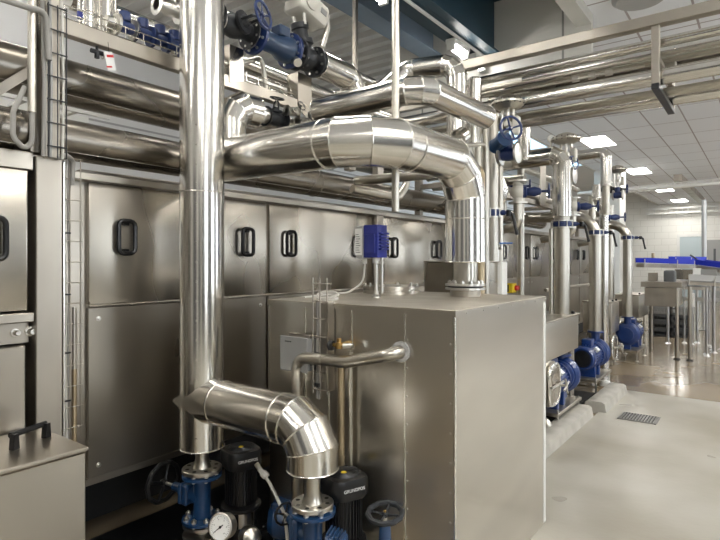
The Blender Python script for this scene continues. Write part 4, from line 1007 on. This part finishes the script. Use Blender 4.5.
t = thing('wheel_valve', 'navy handwheel valve under the large diaphragm actuator', 'valve', w1-V((0,0,.2)))
handwheel(w1, (.75,-.6,.1), .085, 'navy', t, 4)
MB().cyl(w1, w1+V((-.18,.16,-.03)), .012, 10).build('stem', 'bolt', t)
MB().lathe([(0,0), (.06,0), (.06,.03), (.045,.035), (.06,.15), (0,.15)], w1+V((-.08,.08,-.05)), (-.75,.6,-.2), 22).build('body', 'blue', t)
c = P(508, 153, Y=4.15)
globe_valve('globe_valve', 'black flanged valve between the large actuator and the clad pipe', c, (1,.1,0), (.1,-.1,1), .045, .16, .12, .035, 'blackm', 'blackm', det=False)
c = P(524, 118, Y=5.8)
t = thing('clad_pipe', 'short vertical clad pipe just right of the large diaphragm actuator', 'pipe', (c.x, 5.8, 2.76))
MB().cyl((c.x, 5.8, 2.70), (c.x, 5.8, c.z), .07, 26).lathe([(.07,0), (.045,.05), (0,.05)], (c.x, 5.8, c.z), (0,0,1), 26).build('pipe_section', 'clad', t)
c = P(566, 144, Y=5.95); dome_valve('medium round diaphragm actuator over the first standpipe elbow', c, .15)
w2 = P(573, 163, Y=5.9); t = thing('wheel_valve', 'small navy handwheel right of the first standpipe elbow', 'valve', w2-V((0,0,.1)))
handwheel(w2, (.8,-.5,.05), .07, 'navy', t, 4); MB().cyl(w2, w2+V((-.2,.1,0)), .012, 8).lathe([(0,0), (.04,0), (.05,.1), (0,.1)], w2+V((-.06,.04,0)), (-.8,.5,0), 16).build('body', 'bolt', t)
c = P(551, 139, Y=5.9); t = thing('pressure_gauge', 'tiny round gauge standing on the horizontal clad pipe', 'gauge', c-V((0,0,.08)))
MB().lathe([(0,-.02), (.035,-.02), (.04,0), (.035,.012), (0,.012)], c, (.5,-.8,0), 20).build('case', 'bolt', t); MB().lathe([(0,.0125), (.03,.0125), (.03,.014), (0,.014)], c, (.5,-.8,0), 18).build('dial', 'dial', t)
MB().cyl(c-V((0,0,.12)), c-V((0,0,.03)), .008, 8).build('stem', 'bolt', t)
# silver elbow pipe of the second group
a = P(575, 156, Y=8.0); c = P(606, 152, Y=8.0)
insulated('clad_pipe', 'slim bright pipe crossing level then dropping beside the ceiling lamps', [(a.x-.5, 8.0, c.z-.02), (c.x, 8.0, c.z), (c.x, 8.0, P(606, 186, Y=8.0).z)], .072, .11, 3)
t = thing('steel_pipe', 'bare pipe below the slim bright pipe', 'pipe', (c.x, 8.0, 2.05)); MB().cyl((c.x, 8.0, 2.25), (c.x, 8.0, 2.80), .05, 20).build('pipe_section', 'pipe', t)
c = P(617.5, 173, Y=9.0); dome_valve('small round diaphragm actuator in front of the white column', c, .13)
# horizontal blue handwheel valves in a row
for k, (px, py, Y_) in enumerate(((549, 191, 5.5), (598, 206, 7.3), (625, 217, 9.3), (530, 186, 6.1), (627, 189, 9.2))):
    c = P(px, py, Y=Y_)
    t = thing('angle_valve', ['navy sideways valve left of the first standpipe', 'navy sideways valve left of the second standpipe', 'navy sideways valve above the farthest standpipe', 'cream globe valve behind the first standpipe', 'black sideways valve against the white column'][k], 'valve', c-V((0,0,.1)))
    l = V((.85,.3,0)).normalized(); bb = c-l*.30
    MB().lathe([(0,-.11), (.055,-.11), (.05,-.06), (.075,-.03), (.08,0), (.075,.03), (.05,.06), (.055,.11), (0,.11)], bb, (0,0,1) if k != 3 else (0,1,0), 22).build('body', 'valvewhite' if k != 4 else 'blackm', t)
    for s in (-1, 1): MB().lathe([(0,0), (.095,0), (.095,.018), (0,.018)], bb+V((0,0,s*.11-.009)) if k != 3 else bb+V((0,s*.11-.009,0)), (0,0,1) if k != 3 else (0,1,0), 22).build('flange', 'bolt', t)
    MB().lathe([(0,.04), (.06,.05), (.06,.08), (.04,.09), (.05,.16), (.03,.22), (.012,.23), (.012,.31), (0,.31)], bb, l, 18).build('bonnet', 'navy' if k != 4 else 'blackm', t)
    handwheel(c, l, .07, 'navy', t, 4)
    MB().tube([bb+V((0,0,-.1)), bb+V((0,0,-.35)), bb+V((-.4,0,-.42))], .045, 16, .1).build('pipe_elbow', 'pipe', t)
# pipes and plates filling the space between
def run(label, a, b_, r, m='pipe', bend=0, pts=None): return bare('steel_pipe', label, pts or [a, b_], r, bend, m)
run('bare pipe crossing level behind the first standpipe, upper', P(497, 165, Y=5.4), P(548, 163, Y=7.2), .035)
run('bare pipe crossing level behind the first standpipe, lower', (-3.0, 5.4, 2.45), (-1.95, 5.4, 2.44), .05)
run('bare pipe leaning down to the left valve group', None, None, .05, 'clad', .06, [P(500, 180, Y=5.0), P(503, 190, Y=5.0), P(500, 203, Y=5.0), V((-2.62, 5.05, 2.15))])
run('long bare pipe over the machine between first and second standpipes', (-2.35, 5.0, 2.42), (-2.35, 10.2, 2.42), .045)
run('long clad pipe over the machine behind the standpipes', (-2.85, 5.6, 2.62), (-2.85, 12.5, 2.62), .09, 'clad')
run('vertical bare pipe left of the first standpipe, behind', (-2.25, 6.1, 1.2), (-2.25, 6.1, 2.7), .04)
run('vertical bare pipe right of the first standpipe, tall', (-2.1, 7.2, 0), (-2.1, 7.2, 2.7), .05)
run('vertical bare pipe right of the second standpipe', (-2.1, 8.7, 0), (-2.1, 8.7, 2.6), .05)
run('slim vertical bare pipe between the last two standpipes', (-1.95, 8.85, 0), (-1.95, 8.85, 2.5), .022)
run('slim level bare pipe at waist height behind the second standpipe', (-2.0, 6.2, 1.28), (-2.0, 8.9, 1.28), .02)
run('thick vertical bare pipe behind the farthest standpipe', (-2.2, 10.3, 0), (-2.2, 10.3, 2.6), .08)
b_ = P(604, 220, Y=8.2); run('white painted bend between second and third standpipes', None, None, .06, 'clad', .08, [(b_.x, 8.2, 0), (b_.x, 8.2, 2.35), (b_.x-.1, 8.2, 2.5), (b_.x-.1, 8.2, 2.7)])
for k, (y, z0, z1) in enumerate(((4.9, 2.25, 2.75), (5.15, 2.3, 2.62), (6.6, 2.3, 2.8))):
    tag(MB().box((-2.2, y, z0), (-2.19, y+.22, z1), .002).build('support_plate', 'panel'), ['upright steel plate under the large diaphragm actuator', 'second upright steel plate under the clad elbow', 'upright steel plate right of the first standpipe'][k], 'plate')
t = thing('pipe_rack', 'steel frame carrying the valves over the machine beyond the tank', 'frame', (-2.3, 7, 2.1))
for y in (4.6, 6.0, 7.4, 8.8, 10.2): MB().box((-2.75, y-.03, 2.06), (-2.69, y+.03, 2.75)).build('upright', 'frame', t)
MB().box((-2.3, 4.4, 2.30), (-2.24, 10.6, 2.36), .003).build('rail', 'frame', t)
for y in (4.6, 6.0, 7.4, 8.8, 10.2): MB().box((-2.75, y-.025, 2.31), (-2.24, y+.025, 2.355)).build('cross_member', 'frame', t)
run('level bare pipe on the rack above the far doors', (-2.5, 4.7, 2.80), (-2.5, 9.4, 2.80), .04)

# --- filter boxes with manway doors
def skid_box(label, x0, x1, y0, y1, z0, z1):
    t = thing('filter_tank', label, 'tank', ((x0+x1)/2, (y0+y1)/2, 0))
    MB().box((x0, y0, z0), (x1, y1, z1), .01, seg=2).build('body', 'tank', t)
    MB().box((x0-.01, y0-.015, z1-.012), (x1+.02, y1+.02, z1+.006), .004).build('lid', 'frame', t)
    for yy in (y0+.15, y1-.15): MB().box((x1-.03, yy-.02, z1+.004), (x1+.0, yy+.02, z1+.035), .006).build('clip', 'black', t)
    for yy in (y0+.08, y1-.08):
        for xx in (x0+.06, x1-.06): MB().cyl((xx, yy, -.02), (xx, yy, z0), .018, 10).build('leg', 'frame', t)
    return t
skid_box('steel box on the skid beside the big tank, nearest one', -2.3, -1.60, 4.45, 6.05, .68, 1.05)
skid_box('steel box on the skid between the second and farthest standpipes', -2.3, -1.88, 8.95, 10.0-.5, .50, .98)
skid_box('steel box on the skid beyond the farthest blue pump', -2.3, -1.88, 11.2, 12.2, .55, .98)
def manway(label, c, w, h, d=.1):
    c = V(c); t = thing('manway_door', label, 'hatch', c-V((0,0,h)))
    def oval(s, x): return [c+V((x, w*s*math.copysign(abs(math.cos(a))**.6, math.cos(a)), h*s*math.copysign(abs(math.sin(a))**.6, math.sin(a)))) for a in [2*PI*k/32 for k in range(32)]]
    MB().loft([oval(.92, -d-.25), oval(.92, -.04), oval(1.08, -.035), oval(1.08, -.005), oval(.9, -.005)]).build('neck', 'pipe', t)
    MB().loft([oval(.99, .0), oval(1.0, .012), oval(.85, .03), oval(.5, .034)]).build('lid', 'panel', t)
    MB().loop(oval(.97, .02), .014, 8).build('rim', 'seam', t)
    b = MB(); b.tube([c+V((.05, -w*1.1, 0)), c+V((.06, 0, 0)), c+V((.05, w*1.15, 0))], .012, 8); b.cyl(c+V((.02,0,0)), c+V((.14,0,0)), .012, 10)
    for a in (0.4, 0.4+PI/2): b.tube([c+V((.13, math.cos(a)*.075, math.sin(a)*.075)), c+V((.13, -math.cos(a)*.075, -math.sin(a)*.075))], .009, 8)
    b.build('clamp_cross', 'bolt', t); return t
m1 = P(552, 384, X=-1.56); manway('oval steel manway door with cross handle beside the tank', m1, .16, .19)
m2 = P(613, 347, X=-1.85); manway('oval steel manway door between the second and farthest pumps', m2, .17, .18)
m3 = P(640, 330, X=-1.95); manway('oval steel manway door beyond the farthest pump', m3, .15, .17)

# --- blue centrifugal pumps
def pump(label, x, y, z, s=1.0, motor=1, rv=.185, out=.085):
    """volute facing the aisle end at y; motor trails along -Y (motor=1) or +Y (-1)"""
    t = thing('centrifugal_pump', label, 'pump', (x, y, 0)); c = V((x, y, z)); m = -motor
    b = MB(); rs = []
    n = 36
    prof = [(.02, -.07), (rv*.55, -.075), (rv*.86, -.055), (rv, -.02), (rv, .02), (rv*.86, .055), (rv*.55, .075), (.02, .075)]
    b.lathe(prof, c, (0,1,0), n)
    b.cyl(c+V((0,0,rv*.5)), c+V((0,0,rv+out)), .055, 22)
    b.build('volute', 'pumpblue', t)
    MB().lathe([(0,0), (.10,0), (.10,.022), (0,.022)], c+V((0,0,rv+out-.01)), (0,0,1), 28).build('outlet_flange', 'pumpblue', t)
    MB().lathe([(0,0), (.07,0), (.07,.05), (.115,.05), (.115,.072), (0,.072)], c+V((0,-m*.07,0)), (0,-m,0), 28).build('inlet_flange', 'pumpblue', t)
    MB().lathe([(.11,0), (.15,.0), (.15,.03), (.10,.05), (.10,.13), (.16,.15), (.16,.17), (0,.17), (0,0)], c+V((0,m*.06,0)), (0,m,0), 30).build('bracket', 'pumpblue', t)
    mo = MB().lathe([(0,0), (.135,0), (.135,.30), (.145,.31), (.145,.40), (.125,.42), (0,.42)], c+V((0,m*.23,0)), (0,m,0), 32)
    for k in range(28):
        a = 2*PI*k/28
        e = V((math.cos(a), 0, math.sin(a))); n_ = V((-math.sin(a), 0, math.cos(a)))*.003
        p0 = c+V((0,m*.25,0))+e*.13; p1 = c+V((0,m*.25,0))+e*.155
        mo.prism([p0-n_, p1-n_, p1+n_, p0+n_], V((0,m*.27,0)))
    mo = mo.build('motor', 'pumpblue', t, smooth=True)
    fc = MB().lathe([(0,0), (.105,0), (.105,.003), (0,.003)], c+V((0,m*.649,0)), (0,m,0), 28)
    for R in (.03, .05, .07, .09): fc.torus(c+V((0,m*.654,0)), (0,1,0), R, .003, 24, 5)
    fc.build('fan_grille', 'black', mo)
    yy = sorted((y+m*.30, y+m*.46))
    MB().box((x-.06, yy[0], z+.13), (x+.06, yy[1], z+.22), .014, seg=2).build('terminal_box', 'pumpblue', t)
    yy = sorted((y+m*.58, y+m*.60))
    MB().box((x+.085, y+m*.42-.04, z+.075), (x+.145, y+m*.42+.04, z+.115), .003, rot=Matrix.Rotation(.7, 3, 'Y')).build('name_plate', 'dial', t)
    for q in (.30, .50):
        MB().box((x-.12, y+m*q-.03, .17), (x+.12, y+m*q+.03, z-.10), .006).build('foot', 'pumpblue', t)
    MB().box((x-.05, y-.04, .17), (x+.05, y+.04, z-rv*.8), .006).build('foot', 'pumpblue', t)
    yy = sorted((y-m*.14, y+m*.68))
    MB().box((x-.17, yy[0], .14), (x+.17, yy[1], .175), .004).build('base_frame', 'frame', t)
    for xx in (x-.15, x+.15):
        for y_ in (yy[0]+.06, yy[1]-.06):
            f = MB().cyl((xx, y_, -.015), (xx, y_, .19), .011, 10).lathe([(0,0), (.035,0), (.03,.018), (0,.025)], (xx, y_, -.016), (0,0,1), 16).build('levelling_foot', 'bolt', t)
    return t
p = P(566, 372, X=-1.72); pump('blue centrifugal pump under the nearest skid box beside the manway', -1.72, 5.85, .42, motor=1, rv=.19, out=.015)
p2 = pump('blue centrifugal pump with its round motor end facing the aisle, second', e2.x, 7.6, .41, rv=.185)
pump('blue centrifugal pump standing under the farthest standpipe', e3.x, 9.75, .42, motor=-1, rv=.19)
tag(MB().box((-2.3, 4.4, -.0), (-1.63, 6.9, .03)).build('dark_floor_sheet', 'ink'), 'dark drip tray on the floor under the near pumps', 'tray')
c = P(573, 330, Y=6.3); t = thing('cable_box', 'small white junction box left of the second pump', 'box', c-V((0,0,.08)))
MB().box(c+V((-.04,-.04,-.06)), c+V((.05,.04,.06)), .01, seg=2).build('body', 'white', t); MB().cyl(V((c.x,c.y,0)), c+V((0,0,-.05)), .012, 8).build('stem', 'bolt', t)
c = P(547, 408, Y=5.0); bare('drain_pipe', 'short bare drain pipe ending below the nearest manway', [(c.x-.3, c.y, .16), (c.x+.0, c.y, .14), (c.x+.03, c.y-.02, .02)], .035, .05)

MB().lathe([(0,0), (.06,0), (.065,.03), (.06,.075), (0,.08)], (p2.location.x+.13, 7.55, -.02), (0,0,1), 20).build('foot_pad', 'white', p2, label='white plastic foot pad')
# ============================================================ OVERHEAD PIPE RACK ON THE RIGHT
hr = thing('pipe_hanger', 'square tube hanger frame holding the overhead pipes at upper right', 'hanger', (-.65, 4.25, 2.78))
H0 = V((-.68, 4.20, 0)); L_ = .78
MB().box((-.625, 4.175, 2.815), (-.575, 4.225, 3.225), .004).build('upright', 'frame', hr)
MB().box((-.625, 4.925, 2.815), (-.575, 4.975, 3.225), .004).build('upright', 'frame', hr)
MB().box((-.625, 4.17, 2.785), (-.575, 4.98, 2.825), .004).build('foot_bar', 'blackm', hr)
MB().box((-.62, 4.2, 3.0), (-.58, 4.95, 3.03), .003).build('middle_bar', 'frame', hr)
MB().box((-.68, 4.55, 3.0), (-.52, 4.62, 3.08), .006).build('clamp', 'bolt', hr)
tag(MB().box((-4.0, 4.16, 3.22), (4.8, 4.24, 3.295), .004).build('ceiling_beam', 'frame'), 'long square steel tube above the overhead pipes', 'beam')
tag(MB().box((-4.0, 4.92, 3.22), (4.8, 4.99, 3.295), .004).build('ceiling_beam', 'frame'), 'second square steel tube behind the overhead pipes', 'beam')
for k, x in enumerate((-3.2, 1.4, 3.9)):
    for j, y in enumerate((4.2, 4.955)):
        tag(MB().box((x-.02, y-.02, 3.29), (x+.02, y+.02, TZ if x > -1.5 else 4.99)).build('hanger_rod', 'frame'), 'square drop rod holding the overhead steel tubes', 'rod', 'drop rods of the overhead tubes')
rack = [ # y, z, r, material, label
 (4.32, 2.905, .058, 'clad', 'thickest clad pipe on the overhead rack, resting on the foot bar'),
 (4.86, 2.885, .058, 'clad', 'lowest clad pipe at the back of the overhead rack'),
 (4.53, 2.858, .022, 'pipe', 'thin bare pipe behind the thickest overhead pipe'),
 (4.62, 2.862, .026, 'pipe', 'second thin bare pipe low on the overhead rack'),
 (4.36, 3.16, .036, 'clad', 'bright clad pipe along the top of the overhead rack'),
 (4.38, 3.08, .014, 'pipe', 'thin tube below the top overhead pipe, first'),
 (4.44, 3.065, .013, 'pipe', 'thin tube below the top overhead pipe, second'),
 (4.50, 3.065, .014, 'pipe', 'thin tube below the top overhead pipe, third'),
 (4.74, 3.09, .045, 'clad_dull', 'dark clad pipe in the middle of the overhead rack'),
 (4.83, 3.18, .045, 'clad', 'clad pipe high at the back of the overhead rack'),
 (4.88, 3.04, .026, 'white', 'white pipe at the back of the overhead rack'),
 (4.62, 3.17, .05, 'clad', 'clad pipe high in the middle of the overhead rack')]
for k, (y, z, r, m, lb) in enumerate(rack):
    xl = -3.0 + .12*k
    if r > .03:
        t = thing('clad_pipe', lb, 'pipe', (0, y, z-r)); MB().cyl((xl, y, z), (4.6, y, z), r, 28).build('pipe_section', m, t)
        for x in (-1.3+.07*k, -.1+.05*k, 1.1): MB().torus((x, y, z), (1,0,0), r*1.004, .0025, 24, 6).build('seam', 'seam' if m == 'clad' else m, t)
    else: bare('steel_pipe', lb, [(xl, y, z), (4.6, y, z)], r, 0, m)
c = P(604, 82, Y=4.45); t = thing('pipe_union', 'small fittings on a thin overhead tube left of the hanger', 'fitting', c)
b = MB()
for k in range(3): b.cyl((c.x-.22+k*.12, 4.40, 3.03), (c.x-.17+k*.12, 4.40, 3.03), .022, 10)
b.cyl((-1.6, 4.40, 3.03), (-.7, 4.40, 3.03), .009, 8); b.build('body', 'bolt', t)
# round fixture at the top edge
c = P(640, -2, Z=TZ-.05); t = thing('ceiling_fixture', 'grey round fixture on the ceiling at the top edge', 'fixture', (c.x, c.y, TZ-.08))
MB().lathe([(0,0), (.22,0), (.26,.03), (.26,.08), (0,.08)], (c.x, c.y, TZ-.08), (0,0,1), 36).build('housing', 'grey', t)

# ============================================================ FAR END: ladders, wall openings, conveyors
def ladder(name, label, a, b_, w=.3, h=.07, n=40, m='white'):
    a, b_ = V(a), V(b_); d = (b_-a).normalized(); s = V((0,0,1)).cross(d)*w
    t = thing(name, label, 'cable tray', a); 
    for q in (V((0,0,0)), s): 
        q0 = a+q; MB().prism([q0, q0+V((0,0,h*.22)), q0+V((0,0,h*.22))+d.cross(V((0,0,1)))*.015, q0+d.cross(V((0,0,1)))*.015], b_-a).prism([q0+V((0,0,h*.8)), q0+V((0,0,h)), q0+V((0,0,h))+d.cross(V((0,0,1)))*.015, q0+V((0,0,h*.8))+d.cross(V((0,0,1)))*.015], b_-a).build('side_rail', m, t)
    b = MB(); L = (b_-a).length
    for k in range(n):
        q = a+d*(L*(k+.5)/n)
        b.prism([q, q+d*.05, q+d*.05+V((0,0,h)), q+V((0,0,h))], s.normalized()*.012).prism([q, q+d*.05, q+d*.05+V((0,0,.015)), q+V((0,0,.015))], s)
    b.build('rung', m, t); return t
la = P(620, 190, Y=16.5); lb_ = P(760, 178, Y=16.5)
ladder('cable_ladder', 'white cable ladder hung across the aisle, nearer one', (la.x-.8, 16.5, la.z-.08), (lb_.x, 16.5, la.z+.0), h=.13, n=22)
ladder('cable_ladder', 'white cable ladder running along the far block wall', (-4.5, 28.6, P(660, 214, Y=28.6).z), (4.5, 28.6, P(660, 214, Y=28.6).z), h=.28, n=40)
a = P(640, 189, Y=15.8); 
bare('steel_pipe', 'long bright pipe below the nearer cable ladder', [(-4.2, 15.8, a.z), (4.6, 15.8, a.z)], .045, 0, 'white')
a = P(684, 197, Y=19); c = P(693, 201, Y=22)
tag(MB().box((P(680,190,Y=17).x-.1, 16.5, 3.75), (P(680,190,Y=17).x+.1, 24, 3.92)).build('duct_beam', 'frame'), 'dark beam running back under the ceiling at right', 'beam')
c = P(704, 300, Y=15); 
t = thing('support_post', 'slim grey post standing among the conveyors at right', 'post', (c.x, 15, 0)); MB().cyl((c.x, 15, 0), (c.x, 15, P(703, 200, Y=15).z), .05, 16).build('tube', 'galv', t); MB().box((c.x-.1, 14.9, 0), (c.x+.1, 15.1, .02)).build('base_plate', 'galv', t)
# door and window at the far wall
a = P(680, 237, Y=YW1); c = P(702, 300, Y=YW1)
o = struct(MB().box((a.x, YW1-.05, 0), (c.x, YW1-.02, a.z), .01).build('door_1', 'glassdoor')); 
o = struct(MB().box((a.x-.12, YW1-.08, 0), (a.x, YW1, a.z+.12)).box((c.x, YW1-.08, 0), (c.x+.12, YW1, a.z+.12)).box((a.x, YW1-.08, a.z), (c.x, YW1, a.z+.12)).build('trim_3', 'white'))
a = P(707, 240, Y=YW1); c = P(724, 300, Y=YW1)
struct(MB().box((a.x, YW1-.04, 0), (c.x, YW1-.02, a.z)).build('door_2', 'grey'))
struct(MB().box((a.x+.25, YW1-.05, 1.3), (c.x-.3, YW1-.045, a.z-.4)).build('window_2', 'crate'))

# conveyors
def conveyor(label, p0, p1, w=.22, rail='railblue', legs=()):
    p0, p1 = V(p0), V(p1); d = (p1-p0).normalized(); s = V((0,0,1)).cross(d).normalized()*w/2; up = V((0,0,1))
    t = thing('conveyor', label, 'conveyor', (p0+p1)/2-V((0,0,((p0+p1)/2).z)))
    q = p0-s-up*.06; MB().prism([q, q+s*2, q+s*2+up*.055, q+up*.055], p1-p0).build('frame', 'frame', t)
    q = p0-s*.8; MB().prism([q, q+s*1.6, q+s*1.6+up*.012, q+up*.012], p1-p0).build('belt', 'greybox', t)
    for sg in (-1, 1):
        q = p0+s*sg*1.1+up*.03; MB().prism([q, q+s.normalized()*.02, q+s.normalized()*.02+up*.09, q+up*.09], p1-p0).build('guide_rail', rail, t)
        L = (p1-p0).length; n = max(2, int(L/.6))
        for k in range(n+1):
            q = p0+(p1-p0)*k/n+s*sg*1.25; MB().cyl(q-up*.05, q+up*.10, .008, 6).build('rail_bracket', 'bolt', t)
    for f in legs:
        for sg in (-1, 1):
            q = p0+(p1-p0)*f+s*sg*.9; MB().cyl((q.x, q.y, -.005), (q.x, q.y, q.z-.1), .015, 12).lathe([(0,0), (.05,0), (.02,.03), (0,.03)], (q.x, q.y, -.006), (0,0,1), 12).build('leg', 'galv', t)
    return t
A = lambda px, py, Y: P(px, py, Y=Y)
conveyor('long conveyor with blue guide rails at the far right, upper left stretch', A(640, 264, 11.6), A(704, 266, 12.6), legs=(.75,))
conveyor('conveyor with blue guide rails running off the right edge', A(700, 266, 12.0), A(760, 274, 11.4), legs=(.3,))
conveyor('short conveyor with blue rails behind the others', A(672, 261.5, 14.5), A(703, 262, 15.0), legs=())
conveyor('lower conveyor with steel rails above the grey crates', A(682, 286, 12.0), A(735, 288, 12.3), rail='aluminium', legs=(.55,))
conveyor('lowest conveyor in front of the posts at right', A(689, 281, 11.0), A(740, 284, 11.1), rail='galv', legs=(.35,))
# steel transfer table
a = A(641, 283, 10.2); c = A(678, 296, 10.2)
t = thing('transfer_table', 'stainless table with deep apron left of the conveyors', 'table', ((a.x+c.x)/2, 10.5, 0))
MB().box((a.x, 10.2, c.z+.22), (c.x+.05, 11.0, a.z-.06), .004).build('top', 'frame', t)
MB().box((a.x+.05, 10.22, .86), (c.x-.02, 10.98, 1.17), .004).build('apron', 'frame', t)
for xx in (c.x-.02, c.x+.16):
    f = MB().cyl((xx, 10.25, 0), (xx, 10.25, 1.2), .028, 12).build('leg', 'frame', t); MB().lathe([(0,0), (.06,0), (.025,.03), (0,.03)], (xx, 10.25, -.006), (0,0,1), 14).build('foot', 'ink', f)
for xx in (a.x+.05,): MB().cyl((xx, 10.9, 0), (xx, 10.9, 1.1), .028, 12).build('leg', 'frame', t)
tag(MB().box(A(670, 283, 10.6)-V((.09,.09,.0)), A(670, 283, 10.6)+V((.09,.09,.22)), .04, seg=3).build('drive_motor', 'crate'), 'dark rounded drive motor on the transfer table', 'motor')
tag(MB().box(A(653, 280, 10.6)-V((.07,.05,.02)), A(653, 280, 10.6)+V((.07,.05,.13)), .006).build('sensor_box', 'frame'), 'small steel box on the transfer table left of the motor', 'box')
tag(MB().box(A(684, 276, 11.2)-V((.14,.07,.06)), A(684, 276, 11.2)+V((.14,.07,.12)), .006).build('sensor_box', 'panel'), 'steel box under the blue rails right of the motor', 'box')
tag(MB().box(A(697, 275, 11.2)-V((.06,.05,.08)), A(697, 275, 11.2)+V((.06,.05,.12)), .006).build('sensor_box', 'white'), 'whitish sensor unit under the blue rails', 'box')
tag(MB().box(A(709, 276, 11.2)-V((.12,.05,.05)), A(709, 276, 11.2)+V((.12,.05,.12)), .006).build('sensor_box', 'greybox'), 'grey sensor unit near the right edge of the rails', 'box')
c = A(692, 300, 11.0); tag(MB().box(c-V((.04,.03,.12)), c+V((.04,.03,.12)), .004).build('wall_socket_box', 'white'), 'narrow white box hanging between the conveyor legs', 'box')
c = A(653, 263, 12.4); tag(MB().cyl((c.x, c.y, c.z-.0), (c.x, c.y, c.z+.2), .03, 10).build('signal_lamp', 'ochre'), 'small amber signal lamp above the blue rail', 'lamp')
c = A(699, 266, 12.5)-V((0,0,.08)); t = thing('guide_bracket', 'small black bracket arm on the upper conveyor', 'bracket', c)
MB().tube([c+V((-.05,0,0)), c+V((-.02,0,.2)), c+V((-.15,0,.3))], .015, 6).tube([c+V((.12,0,0)), c+V((.05,0,.16)), c+V((-.05,0,.2))], .015, 6).build('arm', 'ink', t)
# stack of grey crates
xs = [A(662, 330, 13.4).x, A(680, 330, 13.4).x]
zc = 0
for k in range(4):
    for j, x in enumerate(xs):
        z = .0 + k*.16
        t = thing('plastic_crate', ['grey crate in the left stack under the conveyors, ', 'grey crate in the right stack under the conveyors, '][j]+['at the bottom', 'second from the bottom', 'second from the top', 'on top'][k], 'crate', (x+.0, 13.4, z))
        b = MB(); x0, x1, y0, y1 = x-.235, x+.235, 13.2, 13.6
        b.box((x0, y0, z), (x1, y1, z+.012))
        b.box((x0, y0, z+.11), (x1, y0+.015, z+.15)).box((x0, y0, z), (x1, y0+.015, z+.04)).box((x0, y1-.015, z), (x1, y1, z+.15)).box((x0, y0, z), (x0+.015, y1, z+.15)).box((x1-.015, y0, z), (x1, y1, z+.15))
        for q in range(7): b.box((x0+.065*q+.03, y0, z+.04), (x0+.065*q+.045, y0+.015, z+.11))
        b.build('shell', 'crate' if k < 3 else 'greybox', t)
# extra machine legs
for k, (px, Y_) in enumerate(((668, 12.2), (697, 12.6), (714, 11.4))):
    c = A(px, 300, Y_); tag(MB().cyl((c.x, Y_, 0), (c.x, Y_, 1.35), .025, 12).lathe([(0,0), (.06,0), (.025,.03), (0,.03)], (c.x, Y_, -.006), (0,0,1), 12).build('conveyor_stand', 'galv'), ['thin conveyor stand behind the transfer table', 'thin conveyor stand in the middle of the crate stacks', 'thin conveyor stand near the right edge'][k], 'stand')
tag(MB().box((A(672, 300, 11.6).x, 11.6, .88), (A(735, 300, 11.6).x, 11.64, .95)).build('cross_bar', 'aluminium'), 'level aluminium bar linking the conveyor legs', 'bar')
